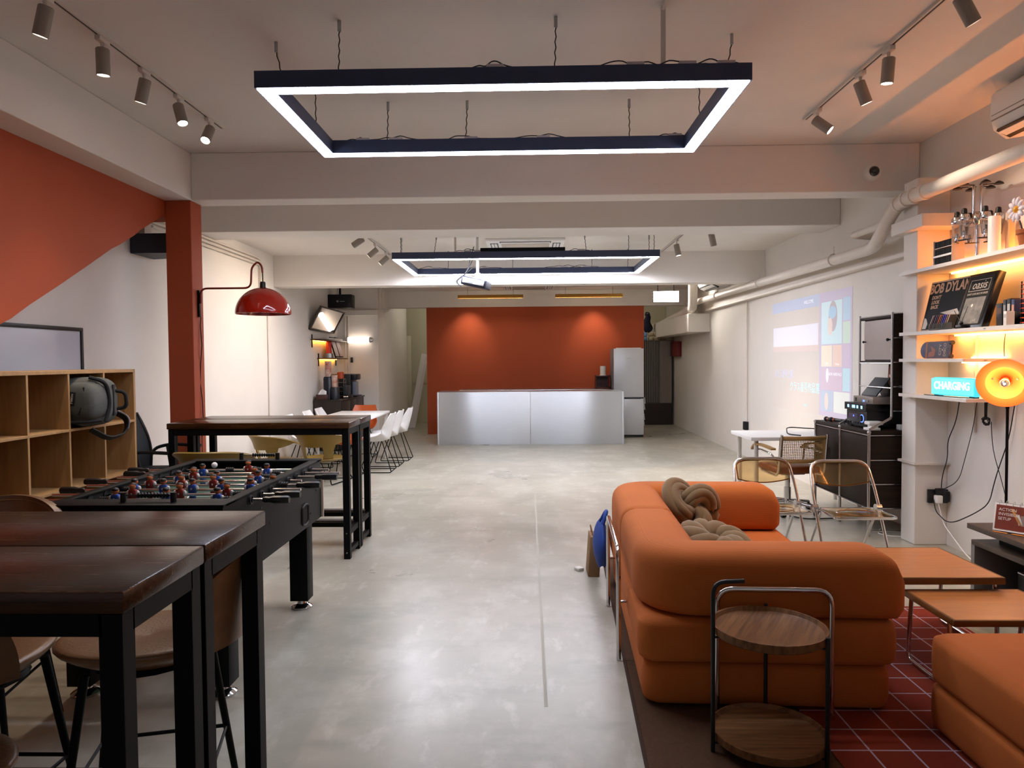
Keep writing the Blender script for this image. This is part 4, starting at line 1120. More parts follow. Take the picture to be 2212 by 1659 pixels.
TILES = [(8.34, 7.80, 0.08, 0.42, '#c9dee3'), (7.775, 7.60, 0.07, 0.245, '#b6ccdd'), (7.775, 7.60, 0.255, 0.42, '#c7d8cc'), (8.34, 8.05, 0.43, 0.60, '#e4dbca'), (8.03, 7.80, 0.43, 0.60, '#e0c9bd'),
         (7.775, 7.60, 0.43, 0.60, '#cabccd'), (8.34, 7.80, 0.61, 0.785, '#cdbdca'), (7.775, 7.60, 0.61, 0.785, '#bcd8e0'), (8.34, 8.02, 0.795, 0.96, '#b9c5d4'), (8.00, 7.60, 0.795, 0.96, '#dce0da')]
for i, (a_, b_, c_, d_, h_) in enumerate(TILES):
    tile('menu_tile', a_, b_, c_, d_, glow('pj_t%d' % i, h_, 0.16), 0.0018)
# soft portrait on the largest tile, a sunset dune, a pin and a peak, all simple shapes
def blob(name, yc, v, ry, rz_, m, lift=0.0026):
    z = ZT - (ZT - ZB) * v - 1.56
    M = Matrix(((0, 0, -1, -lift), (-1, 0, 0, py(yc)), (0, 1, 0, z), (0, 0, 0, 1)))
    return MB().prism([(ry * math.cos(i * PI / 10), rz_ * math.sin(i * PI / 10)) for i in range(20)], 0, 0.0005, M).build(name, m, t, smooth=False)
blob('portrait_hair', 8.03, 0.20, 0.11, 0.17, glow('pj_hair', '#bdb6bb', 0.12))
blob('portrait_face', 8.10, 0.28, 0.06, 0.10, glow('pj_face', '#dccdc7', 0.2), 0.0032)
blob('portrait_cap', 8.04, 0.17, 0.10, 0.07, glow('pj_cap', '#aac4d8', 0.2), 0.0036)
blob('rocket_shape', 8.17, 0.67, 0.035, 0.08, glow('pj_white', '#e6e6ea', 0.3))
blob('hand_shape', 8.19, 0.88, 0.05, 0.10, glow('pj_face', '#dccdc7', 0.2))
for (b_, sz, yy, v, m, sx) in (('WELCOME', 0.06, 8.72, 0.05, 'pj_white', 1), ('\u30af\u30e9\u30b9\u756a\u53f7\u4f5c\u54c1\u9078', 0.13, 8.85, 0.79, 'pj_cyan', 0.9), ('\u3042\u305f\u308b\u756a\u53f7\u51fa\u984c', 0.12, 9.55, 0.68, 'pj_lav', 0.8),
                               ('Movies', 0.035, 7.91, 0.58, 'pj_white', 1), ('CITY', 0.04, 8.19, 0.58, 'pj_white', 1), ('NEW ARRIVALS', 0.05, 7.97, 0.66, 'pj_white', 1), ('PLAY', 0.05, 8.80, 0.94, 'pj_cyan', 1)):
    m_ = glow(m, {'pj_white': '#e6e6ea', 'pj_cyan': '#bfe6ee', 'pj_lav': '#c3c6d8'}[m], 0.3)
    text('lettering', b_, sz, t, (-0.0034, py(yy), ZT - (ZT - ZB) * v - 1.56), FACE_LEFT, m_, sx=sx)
# ---------------------------------------------------------------- desk, cane chairs, folding chairs
t = thing('white_desk', 'white desk with round legs against the right wall below the projection', 'desk', (2.78, 7.46, 0))
MB().bb(-0.58, 0.58, -0.35, 0.36, 0.705, 0.74, 0.003).build('desktop', WHITEP, t)
for sx in (-1, 1):
    for sy in (-1, 1):
        MB().cyl((sx * 0.51, sy * 0.28, 0), (sx * 0.51, sy * 0.28, 0.705), 0.022, n=16).build('leg', WHITEM, t)
tag(MB().tube(fillet([(2.72, 7.20, 0.748), (2.62, 7.3, 0.75), (2.70, 7.55, 0.80), (3.2, 7.5, 0.77), (3.3, 7.3, 0.75)], 0.08, 5), 0.006, 6).build('cable', WIRE), 'dark cable looping over the white desk', 'cable')
BENT = mat('bent_beech', '#a8834a', 0.45, hexb='#94703c', vscale=6)
CANE = mat('cane_weave', '#9c7c48', 0.6)
COGN = mat('cognac_leather', '#86451c', 0.42, bump=0.08, bscale=150)
def cane_chair(label, x, y, rz):
    t = thing('cane_armchair', label, 'chair', (x, y, 0), rz)
    # opens towards +Y, back at -Y
    w2 = 0.215
    yb = lambda x_: -0.27 - 0.05 * (1 - (x_ / w2) ** 2)
    for z in (0.545, 0.765):
        MB().tube([(w2 * (k / 6 - 1), yb(w2 * (k / 6 - 1)) - (z - 0.5) * 0.12, z) for k in range(13)], 0.019, 8).build('back_rail', BENT, t)
    for s in (-1, 1):
        MB().cyl((s * w2, yb(w2) - 0.005, 0.545), (s * w2, yb(w2) - 0.032, 0.765), 0.017, n=8).build('back_stile', BENT, t)
    m_ = MB()
    for k in range(1, 26):
        xx = -w2 + 2 * w2 * k / 26
        m_.bm.verts.ensure_lookup_table()
        m_.tube([(xx, yb(xx) - 0.006, 0.555), (xx, yb(xx) - 0.031, 0.757)], 0.0034, 4, caps=False)
    for k in range(1, 13):
        z = 0.555 + 0.2 * k / 13
        m_.tube([(w2 * (q / 4 - 1), yb(w2 * (q / 4 - 1)) - (z - 0.5) * 0.12, z) for q in range(9)], 0.0034, 4, caps=False)
    m_ = m_.build('cane_panel', CANE, t); m_['kind'] = 'stuff'
    MB().box((0, -0.02, 0.445), (0.44, 0.44, 0.075), 0.03, 3).build('seat_cushion', COGN, t)
    for s in (-1, 1):
        MB().tube(fillet([(s * 0.225, -0.335, 0.80), (s * 0.228, -0.275, 0.44), (s * 0.228, -0.23, 0.40), (s * 0.2, 0.15, 0.40)], 0.06, 5), 0.012, 10).build('back_tube', CHROME, t)
        MB().tube(fillet([(s * 0.228, -0.285, 0.50), (s * 0.262, -0.22, 0.60), (s * 0.265, 0.0, 0.62), (s * 0.265, 0.17, 0.62), (s * 0.235, 0.17, 0.42)], 0.06, 5), 0.011, 8).build('arm_tube', CHROME, t)
        def arm(u, v, s=s):
            yy = -0.24 + 0.44 * v
            z = 0.645 + 0.02 * math.sin(PI * v) - 0.05 * max(0, v - 0.7) ** 2 * 10
            return (s * (0.262 + 0.02 * math.sin(PI * v)) + (u - 0.5) * 0.05, yy, z)
        MB().surf(arm, 3, 12, 0.018).build('armrest', BENT, t, ang=50)
    MB().cyl((0, 0, 0.10), (0, 0, 0.40), 0.025, n=14).cyl((0, 0, 0.10), (0, 0, 0.25), 0.034, n=14).build('pedestal', CHROME, t)
    MB().bb(-0.12, 0.12, -0.12, 0.12, 0.385, 0.405, 0.005).build('seat_plate', BLACKP, t)
    for k in range(5):
        an = k * 2 * PI / 5 + 0.35
        c_, s_ = math.cos(an), math.sin(an)
        l_ = MB().tube([(0.02 * c_, 0.02 * s_, 0.115), (0.29 * c_, 0.29 * s_, 0.08)], [0.021, 0.014], 10).build('base_arm', CHROME, t)
        MB().cyl((0.29 * c_ - 0.02, 0.29 * s_, 0.03), (0.29 * c_ + 0.02, 0.29 * s_, 0.03), 0.03, n=14).cyl((0.29 * c_, 0.29 * s_, 0.04), (0.29 * c_, 0.29 * s_, 0.08), 0.012, n=8).build('caster', BLACKP, l_)
    return t
c1 = cane_chair('cane backed armchair with a cognac seat at the near side of the white desk', 2.56, 7.12, 0.12)
AMB = mat('amber_acrylic', '#f9d9a6', 0.06, trans=0.97, ior=1.3, spec=0.5)
AMBE = mat('amber_acrylic_edge', '#b4661a', 0.12, trans=0.5, ior=1.4)
def folding_chair(label, x, y, rz):
    t = thing('folding_chair', label, 'chair', (x, y, 0), rz, 'amber folding chairs')
    w2 = 0.225
    yb = lambda z: 0.0 + (z - 0.44) * 0.50          # the back leans away from -Y
    loop = fillet([(-w2, yb(0.0) + 0.0, 0.0), (-w2, yb(0.56), 0.56), (-w2 + 0.02, yb(0.765), 0.765), (w2 - 0.02, yb(0.765), 0.765), (w2, yb(0.56), 0.56), (w2, yb(0.0), 0.0)], 0.09, 6)
    MB().tube(loop, 0.0105, 10).build('back_loop', CHROME, t)
    for s in (-1, 1):
        MB().cyl((s * (w2 - 0.03), -0.02, 0.43), (s * (w2 - 0.03), 0.27, 0.0), 0.0095, n=10).build('rear_leg', CHROME, t)
        MB().cyl((s * (w2 - 0.02), 0.02, 0.445), (s * (w2 + 0.018), 0.02, 0.445), 0.03, n=16).build('pivot_disc', CHROME, t)
    def bk(u, v):
        xx = -0.195 + 0.39 * u
        z = 0.592 + 0.03 * (2 * abs(u - 0.5)) ** 2 + (0.158 - 0.03 * (2 * abs(u - 0.5)) ** 2 - 0.03 * (2 * abs(u - 0.5)) ** 6) * v
        return (xx, yb(z) + 0.03 * (1 - (2 * u - 1) ** 2) - 0.004, z)
    o = MB().surf(bk, 18, 6, 0.006).build('backrest', AMB, t, ang=60)
    MB().tube([bk(k / 20, 0.0) for k in range(21)], 0.0045, 6).build('backrest_edge', AMBE, o)
    MB().tube([bk(0, k / 4) for k in range(4)] + [bk(k / 20, 1.0) for k in range(21)] + [bk(1, 1 - k / 4) for k in range(1, 4)], 0.0052, 6).build('backrest_edge', AMBE, o)
    fr = fillet([(-w2 + 0.03, 0.03, 0.44), (-w2 + 0.02, -0.30, 0.44), (w2 - 0.02, -0.30, 0.44), (w2 - 0.03, 0.03, 0.44)], 0.04, 5, True)
    MB().tube(fr, 0.0095, 8, True).build('seat_frame', CHROME, t)
    def st(u, v):
        th = 2 * PI * u
        sg = lambda c, e: math.copysign(abs(c) ** e, c)
        xx, yy = 0.205 * v * sg(math.cos(th), 0.5), -0.135 + 0.162 * v * sg(math.sin(th), 0.5)
        return (xx, yy, 0.447 - 0.016 * (1 - v ** 3) ** 1.5)
    MB().surf(st, 32, 8, 0.006).build('seat', AMB, t, ang=60)
    MB().tube([(0.13 * math.cos(a_), -0.135 + 0.095 * math.sin(a_), 0.444) for a_ in [i * 2 * PI / 28 for i in range(28)]], 0.003, 5, True).build('seat_recess', AMBE, t)
    return t
f1 = folding_chair('amber clear folding chair on chrome tubes, nearer the dark cabinet', 2.27, 5.13, 0.0)
dup(f1, None, 'amber clear folding chair on chrome tubes, half behind the far arm of the sofa', (1.76, 5.28, 0), 0.04)

# ---------------------------------------------------------------- dark modular cabinet with electronics
DKV = wood('dark_veneer', '#2c2118', '#1f1710', 0.5, (1.5, 1.5, 14))
DKV.node_tree.nodes['Principled BSDF'].inputs['Specular IOR Level'].default_value = 0.2
CHR2 = mat('satin_chrome', '#b5b3b3', 0.25, 1.0)
t = thing('modular_cabinet', 'dark veneer cabinet on chrome posts beside the white pillar', 'cabinet', (3.105, 6.68, 0))
cx0, cx1, cy0, cy1 = -0.225, 0.235, -0.57, 0.56
MB().bb(cx0, cx1, cy0, cy1, 0.87, 0.90, 0.002).build('top_panel', DKV, t)
MB().bb(cx0 + 0.01, cx1, cy0 + 0.012, cy1, 0.24, 0.87).build('carcass', mat('cabinet_inside', '#1b1512', 0.6), t, smooth=False)
for (x, y) in ((cx0, cy0), (cx0, -0.01), (cx0, cy1), (cx1 - 0.01, cy0), (cx1 - 0.01, cy1)):
    MB().cyl((x, y, 0.0), (x, y, 0.90), 0.0125, n=10).build('post', CHR2, t)
    MB().ball((x, y, 0.885), 0.018, n=10).ball((x, y, 0.24), 0.018, n=10).build('joint', CHR2, t)
for z in (0.045, 0.24, 0.445, 0.65, 0.86):
    MB().cyl((cx0, cy0, z), (cx1, cy0, z), 0.006, n=8).build('cross_bar', CHR2, t)
for z in (0.24, 0.86):
    MB().cyl((cx0, cy0, z), (cx0, cy1, z), 0.006, n=8).build('cross_bar', CHR2, t)
for k in range(3):
    z0 = 0.25 + 0.205 * k
    MB().bb(cx0 + 0.015, cx1 - 0.015, cy0 + 0.002, cy0 + 0.012, z0, z0 + 0.187).build('side_panel', DKV, t, smooth=False)
MB().bb(cx0, cx0 + 0.012, cy0 + 0.02, -0.025, 0.57, 0.845, 0.002).build('drawer_front', DKV, t)
MB().bb(cx0, cx0 + 0.012, cy0 + 0.02, -0.025, 0.255, 0.555, 0.002).build('drawer_front', DKV, t)
MB().bb(cx0, cx0 + 0.012, 0.005, cy1 - 0.02, 0.255, 0.845, 0.002).build('door', DKV, t)
t = thing('upper_rack', 'chrome framed upper rack with sliding grey doors standing on the dark cabinet', 'rack', (3.06, 6.1, 0.90))
ux, uy = 0.28, 0.59
SLG = mat('sliding_grey', '#b5b0ac', 0.35, 0.4, var=0.05)
for y in (0, uy):
    MB().tube(fillet([(-0.18, y, 0.012), (0, y, 0.11), (0, y, 1.0)], 0.02, 3), 0.011, 8).build('front_post', CHR2, t)
    MB().cyl((ux, y, 0.0), (ux, y, 1.0), 0.009, n=8).build('rear_post', CHR2, t)
for z in (0.36, 0.57, 0.98):
    MB().cyl((0, 0, z), (0, uy, z), 0.006, n=8).build('cross_bar', CHR2, t)
for z in (0.168, 0.373, 0.578, 0.783, 0.988):
    MB().cyl((0, 0, z), (ux, 0, z), 0.006, n=8).build('cross_bar', CHR2, t)
for k in range(4):
    MB().bb(0.012, ux - 0.01, 0.004, 0.012, 0.175 + 0.205 * k, 0.365 + 0.205 * k).build('side_panel', DKV, t, smooth=False)
MB().bb(0.0, ux, 0.012, uy, 0.955, 0.985, 0.002).build('top_panel', DKV, t)
MB().bb(0.0, ux, 0.012, uy, 0.565, 0.59, 0.002).build('shelf', DKV, t)
MB().bb(0.02, ux, 0.02, uy - 0.06, 0.59, 0.955).build('box_back', BLACKP, t, smooth=False)
d1 = MB().bb(0.008, 0.014, 0.02, 0.32, 0.60, 0.945).build('sliding_door', SLG, t, smooth=False)
d2 = MB().bb(0.0145, 0.0195, 0.27, 0.53, 0.60, 0.945).build('sliding_door', SLG, t, smooth=False)
MB().cyl((0.008, 0.05, 0.77), (-0.012, 0.05, 0.77), 0.006, n=8).ball((-0.014, 0.05, 0.77), 0.014, n=10).build('knob', BLACKP, d1)
MB().cyl((0.0145, 0.50, 0.76), (-0.006, 0.50, 0.76), 0.005, n=8).ball((-0.008, 0.50, 0.76), 0.011, n=10).build('knob', BLACKP, d2)
t = thing('framed_poster', 'small black framed orange poster standing inside the chrome upper rack', 'picture', (3.2, 6.29, 1.16))
MB().box((0, 0.06, 0.14), (0.014, 0.18, 0.28), 0.002, rot=(0, R(3), 0)).build('frame', BLACK, t)
pr = MB().box((-0.009, 0.06, 0.14), (0.003, 0.15, 0.25), rot=(0, R(3), 0)).build('print', mat('poster_orange', '#8a3d17', 0.4, hexb='#6f2d10', vscale=6), t, smooth=False)
for (yy, zz, h_) in ((0.10, 0.18, '#d9a8a0'), (0.03, 0.17, '#b8863a'), (0.11, 0.05, '#c9a03c'), (0.04, 0.06, '#b9b4ae')):
    MB().box((-0.0115, yy, zz), (0.002, 0.035, 0.022), rot=(0, R(3), 0)).build('printed_patch', mat('patch_' + h_, h_, 0.5), pr)
t.location.z = 1.178
tag(MB().box((3.2, 6.52, 0.975), (0.10, 0.16, 0.14), 0.003, rot=(0, 0, 0.3)).build('cardboard_box', mat('cardboard', '#8a5a40', 0.8)), 'brown cardboard box behind the tilted tablet in the upper rack', 'box')
RACKB = mat('device_black', '#0a0a0c', 0.35)
BLUEL = emitter('blue_led', '#5b7bff', 2.5); CYANL = emitter('cyan_led', '#8fd4ff', 2.0)
t = thing('av_receiver', 'black audio receiver with a glowing blue ring, lowest of the device stack', 'receiver', (3.09, 6.46, 0.90))
MB().bb(-0.15, 0.17, -0.19, 0.2, 0.012, 0.15, 0.004).build('case', RACKB, t)
f = MB().bb(-0.156, -0.149, -0.19, 0.2, 0.015, 0.148, 0.002).build('front_panel', BLACKP, t)
MY2 = Matrix.Translation((-0.157, -0.10, 0.085)) @ Matrix.Rotation(-PI / 2, 4, 'Y')
MB().lathe([(0, 0), (0.028, 0), (0.026, 0.016), (0, 0.017)], 18, MY2).build('volume_knob', BLACKP, f)
MB().tube([(-0.158, -0.10 + 0.033 * math.cos(a_), 0.085 + 0.033 * math.sin(a_)) for a_ in [i * 2 * PI / 24 for i in range(24)]], 0.0028, 5, True).build('blue_ring', BLUEL, f)
MB().bb(-0.1575, -0.156, -0.02, 0.16, 0.075, 0.12).build('display', mat('display_glass', '#241016', 0.1, emit=0.15, ecol='#3a1a60'), f, smooth=False)
text('digits', '20', 0.02, f, (-0.158, 0.06, 0.098), FACE_LEFT, BLUEL)
for k in range(6):
    MB().cyl((-0.156, 0.17 - 0.05 * k, 0.04), (-0.164, 0.17 - 0.05 * k, 0.04), 0.007, n=8).build('knob', STEEL if k == 2 else BLACKP, f)
for sx in (-0.12, 0.14):
    for sy in (-0.16, 0.17):
        MB().cyl((sx, sy, 0), (sx, sy, 0.014), 0.014, n=8).build('foot', BLACKP, t)
t = thing('audio_mixer', 'black slim mixer with a row of pale blue lights, on the receiver', 'mixer', (3.09, 6.47, 1.05))
MB().bb(-0.165, 0.16, -0.20, 0.22, 0.0, 0.066, 0.003).build('case', RACKB, t)
for yy in (0.14, 0.05, 0.02, -0.04, -0.12):
    MB().bb(-0.167, -0.165, yy - 0.014, yy + 0.014, 0.02, 0.046).build('light', CYANL, t, smooth=False)
t = thing('media_box', 'silver media box stacked on the black mixer', 'media player', (3.10, 6.40, 1.116))
MB().bb(-0.135, 0.15, -0.17, 0.2, 0.0, 0.06, 0.004).build('case', mat('silver_case', '#8f8780', 0.4, 0.5), t)
MB().bb(-0.138, -0.135, -0.02, 0.01, 0.015, 0.03).build('blue_button', BLUEL, t, smooth=False)
MB().bb(-0.138, -0.135, 0.14, 0.155, 0.012, 0.045).build('switch', BLACKP, t, smooth=False)
MB().cyl((-0.135, -0.09, 0.025), (-0.145, -0.09, 0.025), 0.01, n=10).build('knob', STEEL, t)
t = thing('tablet_stand', 'dark tablet propped on a folding stand atop the silver media box', 'tablet', (3.08, 6.42, 1.176))
MB().box((0.0, 0.0, 0.085), (0.012, 0.27, 0.20), 0.003, rot=(0, R(38), 0)).build('tablet', mat('tablet_cover', '#20242a', 0.6), t)
MB().box((0.075, 0.0, 0.065), (0.008, 0.22, 0.15), 0.002, rot=(0, R(-25), 0)).build('stand_leg', BLACKP, t)
t = thing('white_adapter', 'small cream adapter box at the front corner of the dark cabinet', 'adapter', (2.945, 6.19, 0.90))
MB().bb(-0.05, 0.07, -0.05, 0.05, 0.045, 0.075, 0.008).build('upper_case', WHITEP, t)
MB().bb(-0.03, 0.03, -0.04, 0.03, 0.02, 0.05, 0.004).build('neck', WHITEP, t)
MB().bb(-0.06, 0.04, -0.06, 0.04, 0.0, 0.022, 0.003).build('base', WHITEP, t)
tag(MB().bb(3.16, 3.24, 6.16, 6.22, 0.90, 0.945, 0.005).build('power_socket', WHITEP), 'white power socket block behind the adapter on the dark cabinet', 'socket')
for k, (x, y) in enumerate(((2.94, 6.98), (2.97, 6.90))):
    t = thing('microphone', ('first', 'second')[k] + ' black handheld microphone lying by the receiver, counted from the desk', 'microphone', (x, y, 0.922), PI / 2 + 0.25 + 0.2 * k, 'microphones on the dark cabinet')
    MB().tube([(-0.13, 0, 0), (0.06, 0, 0), (0.075, 0, 0)], [0.013, 0.018, 0.02], 12).build('handle', BLACKP, t)
    MB().ball((0.095, 0, 0.002), 0.024, n=12).build('head', SPKF, t)
    MB().cyl((0.055, 0, 0), (0.064, 0, 0), 0.0195, n=12).build('ring', mat('orange_ring', '#d2561c', 0.4), t)
tag(MB().tube(fillet([(2.93, 6.78, 0.906), (2.92, 6.72, 0.95), (2.91, 6.64, 0.91), (2.93, 6.70, 0.93), (2.96, 6.66, 0.906)], 0.04, 5), 0.005, 6).build('cable', WIRE), 'tangled black cable at the front edge of the dark cabinet', 'cable')
tag(MB().tube(fillet([(3.02, 7.0, 0.23), (3.02, 6.98, 0.05), (3.0, 6.8, 0.008), (2.6, 6.75, 0.008), (2.5, 6.9, 0.008)], 0.1, 5), 0.006, 6).build('cable', WIRE), 'black cable trailing on the floor under the dark cabinet', 'cable')
# ---------------------------------------------------------------- glowing shelves on the right wall
SHW = mat('shelf_white', '#d9d4cd', 0.5)
AMBL = emitter('warm_strip', '#ffa552', 36)
AMBL2 = emitter('warm_strip_pale', '#ffb062', 34)
def big_shelf(label, z, y0, thick=0.026):
    t = thing('wall_shelf', label, 'shelf', (3.05, 5.97, z), 0, 'white boards of the glowing shelf wall')
    poly = [(0.0, 0.0), (0.062, 0.0), (0.066, -0.14), (0.325, -0.14), (0.325, y0 - 5.97), (0.0, y0 - 5.97)]
    MB().prism(poly, -thick / 2, thick / 2).build('board', SHW, t, smooth=False)
    return t
s1 = big_shelf('topmost white shelf of the glowing shelf wall, holding the drink dispenser', 2.195, 3.6)
s2 = big_shelf('second white shelf of the glowing shelf wall, holding the band posters', 1.707, 3.6)
s3 = big_shelf('third white shelf of the glowing shelf wall, holding the skateboard', 1.495, 5.1, 0.024)
s4 = big_shelf('lowest white shelf of the glowing shelf wall, holding the cyan light box', 1.213, 5.06, 0.024)
for s, z, y0, y1, m in ((s1, -0.02, 4.3, 5.75, AMBL), (s2, -0.02, 4.55, 5.7, AMBL), (s3, -0.02, 5.14, 5.6, AMBL2), (s2, -0.02, 3.8, 4.4, AMBL)):
    MB().bb(0.29, 0.305, y0 - 5.97, y1 - 5.97, z - 0.004, z + 0.004).build('led_strip', m, s, smooth=False)
MB().bb(0.30, 0.31, 5.12 - 5.97, 5.5 - 5.97, 0.014, 0.022).build('led_strip', AMBL2, s3, smooth=False)
for s in (s2, s3):
    for q in (0, 0.012):
        MB().cyl((-0.0, 4.86 - 5.97 + q, 0) if s is s2 else (0.15 + q, 5.1 - 5.97, 0.0), (-0.003, 4.86 - 5.97 + q, 0) if s is s2 else (0.15 + q, 5.097 - 5.97, 0.0), 0.004, n=8).build('screw', STEEL, s)
for yy in (5.48, 4.7):
    tag(MB().bb(3.36, 3.379, yy - 0.012, yy + 0.012, 0.95, 2.2).build('shelf_rail', SHW, smooth=False), ('far' if yy > 5 else 'near') + ' slim white wall rail carrying the glowing shelves', 'rail')
MB().bb(0.31, 0.318, 3.8 - 5.97, 5.75 - 5.97, 0.013, 0.019).build('led_strip', emitter('warm_strip_top', '#ff8f3a', 130), s1, smooth=False)
# cassette racks
CLEAR = mat('clear_acrylic', '#eef0f0', 0.05, trans=0.95, ior=1.3)
t = thing('cassette_rack', 'clear rack of dark cassettes at the far end of the topmost shelf', 'rack', (3.15, 5.46, 2.208))
cass = mat('cassette_spines', '#191714', 0.45, hexb='#4a4038', vscale=30)
for k in range(3):
    z = 0.01 + 0.062 * k
    MB().bb(-0.045, 0.045, -0.115, 0.115, z - 0.006, z - 0.002).build('tray', mat('tray_acrylic', '#cfc3b6', 0.3), t, smooth=False)
    for q in range(9):
        y = -0.105 + 0.0245 * q
        MB().bb(-0.04, 0.04, y, y + 0.021, z, z + 0.048, 0.001, 1).build('cassette', mat(('cassette_a', 'cassette_b', 'cassette_c')[q % 3], ('#0f0d0b', '#221d1a', '#15191c')[q % 3], 0.6, spec=0.15), t)
MB().bb(-0.052, -0.045, -0.12, 0.12, 0.062, 0.076).build('label_bar', WHITEP, t, smooth=False)  # white bar stands in for the shiny reflection on the acrylic
for y in (-0.12, 0.117):
    MB().bb(-0.048, 0.045, y, y + 0.003, 0, 0.19).build('side', MATS['tray_acrylic'], t, smooth=False)
# drink dispenser
t = thing('drink_dispenser', 'chrome carousel drink dispenser with clear cups on the topmost shelf', 'dispenser', (3.21, 5.22, 2.208))
MB().lathe([(0, 0), (0.075, 0), (0.075, 0.01), (0.02, 0.016), (0, 0.016)], 24).build('base', CHROME, t)
MB().cyl((0, 0, 0.01), (0, 0, 0.34), 0.012, n=12).lathe([(0.0, 0.25), (0.025, 0.255), (0.035, 0.28), (0.035, 0.30), (0.022, 0.33), (0.012, 0.345), (0, 0.345)], 16).build('column', CHROME, t)
for s in (-1, 1):
    MB().tube(fillet([(0.022 * s, -0.01 * s, 0.33), (0.022 * s, -0.01 * s, 0.535), (0.05 * s, -0.025 * s, 0.535)], 0.015, 4), 0.0105, 10).build('upper_tube', CHROME, t)
for k in range(6):
    an = k * PI / 3 + 0.35
    c_, s_ = math.cos(an), math.sin(an)
    M = Matrix.Translation((0.125 * c_, 0.125 * s_, 0.0))
    arm = MB().cyl((0.02 * c_, 0.02 * s_, 0.285), (0.125 * c_, 0.125 * s_, 0.285), 0.006, n=8).build('arm', CHROME, t)
    MB().lathe([(0.036, 0.27), (0.039, 0.285), (0.036, 0.30), (0.032, 0.315), (0.02, 0.318), (0, 0.318)], 16, M).build('collar', CHROME, arm)
    MB().lathe([(0, 0.318), (0.020, 0.32), (0.016, 0.355), (0.010, 0.36), (0, 0.36)], 12, M).build('black_stopper', BLACKP, arm)
    MB().lathe([(0.022, 0.17), (0.034, 0.265), (0.031, 0.265), (0.019, 0.172), (0.0, 0.172)], 16, M).build('clear_cup', CLEAR, arm)
    MB().lathe([(0, 0.14), (0.012, 0.145), (0.016, 0.17), (0.010, 0.19), (0.012, 0.20), (0, 0.205)], 12, M).build('valve', CHROME, arm)
    MB().cyl((0.125 * c_ - 0.045 * s_, 0.125 * s_ + 0.045 * c_, 0.14), (0.125 * c_ + 0.045 * s_, 0.125 * s_ - 0.045 * c_, 0.14), 0.006, n=8).build('push_lever', BLACKP, arm)
    u_ = MB().cyl((0.03 * c_, 0.03 * s_, 0.528), (0.11 * c_, 0.11 * s_, 0.528), 0.0035, n=6).build('upper_arm', BLACKP, t)
    MB().lathe([(0, 0.52), (0.033, 0.52), (0.026, 0.53), (0.008, 0.542), (0, 0.542)], 14, Matrix.Translation((0.125 * c_, 0.125 * s_, 0.0))).build('bottle_cup', BLACKP, u_)
tag(MB().lathe([(0, 0), (0.038, 0), (0.038, 0.262), (0.034, 0.268), (0, 0.268)], 24).build('white_cylinder', WHITEP, loc=(3.19, 5.0, 2.208)), 'plain white cylinder standing beside the drink dispenser', 'cylinder')
tag(MB().bb(3.30, 3.345, 5.02, 5.06, 2.208, 2.46, 0.003).build('cream_card_box', mat('cream_card', '#cdb291', 0.7)), 'narrow cream card box standing behind the white cylinder', 'box')
t = thing('flower_pot', 'terracotta pot at the right end of the topmost shelf in view', 'pot', (3.17, 4.62, 2.208))
TER = mat('terracotta', '#9a5226', 0.8)
MB().lathe([(0, 0), (0.055, 0), (0.068, 0.085), (0.075, 0.085), (0.077, 0.11), (0.07, 0.11), (0.062, 0.09), (0, 0.09)], 24).build('pot', TER, t)
MB().ball((0.01, -0.02, 0.16), 0.065, (0.8, 0.8, 1.3), n=14).build('dark_plant_ball', BLACKP, t)
t = thing('balloon_daisy', 'white balloon daisy with a yellow heart on the terracotta pot', 'flower', (3.14, 4.70, 2.46))
MB().ball((0, 0, 0), 0.024, n=12).build('heart', mat('daisy_yellow', '#d99a1c', 0.35), t)
for k in range(10):
    an = k * 2 * PI / 10
    MB().ball((-0.005, 0.052 * math.cos(an), 0.052 * math.sin(an)), 0.03, (0.45, 1, 0.55), n=10, rot=(an, 0, 0)).build('petal', mat('daisy_white', '#e3dde6', 0.2), t)
MB().cyl((0.01, 0, -0.05), (0.02, -0.05, -0.2), 0.005, n=6).build('stem', BLACKP, t)
# posters on the second shelf
def lean(name, label, y0, y1, z0, h, xb, tilt, th, frame_m):
    t = thing(name, label, 'poster', (xb, (y0 + y1) / 2, z0), 0)
    t.rotation_euler = (0, R(tilt), 0)
    w2 = abs(y1 - y0) / 2
    MB().bb(0, th, -w2, w2, 0, h, 0.002).build('frame', frame_m, t)
    return t, w2
DARKPR = mat('dark_print', '#0e0f11', 0.6, spec=0.15); PALEPR = mat('pale_print', '#b9ad9f', 0.5); GREYPR = mat('grey_print', '#5a5650', 0.5, hexb='#8c857a', vscale=18)
t, w2 = lean('record_poster', 'black and cream record poster in a clear sleeve, leaning behind the framed one', 5.26, 5.80, 1.721, 0.40, 3.13, 13, 0.01, mat('sleeve_cream', '#a79a86', 0.35))
MB().bb(-0.002, -0.0005, -w2 + 0.012, w2 - 0.012, 0.014, 0.386).build('print', DARKPR, t, smooth=False)
text('lettering', 'BOB DYLAN', 0.105, t, (-0.003, 0.0, 0.335), FACE_LEFT, mat('tan_ink', '#b9906f', 0.6), sx=0.90).data.offset = 0.0035
text('lettering', 'DON\u2019T\nLOOK\nBACK', 0.038, t, (-0.003, 0.15, 0.228), FACE_LEFT, MATS['tan_ink'], shear=0.15).data.offset = 0.0015
ML = Matrix(((0, 0, -1, -0.0025), (-1, 0, 0, 0), (0, 1, 0, 0), (0, 0, 0, 1)))
MB().prism([(-0.25, 0.02), (-0.20, 0.02), (-0.19, 0.06), (-0.22, 0.10), (-0.25, 0.11)], 0, 0.0006, ML).build('printed_shape', PALEPR, t, smooth=False)
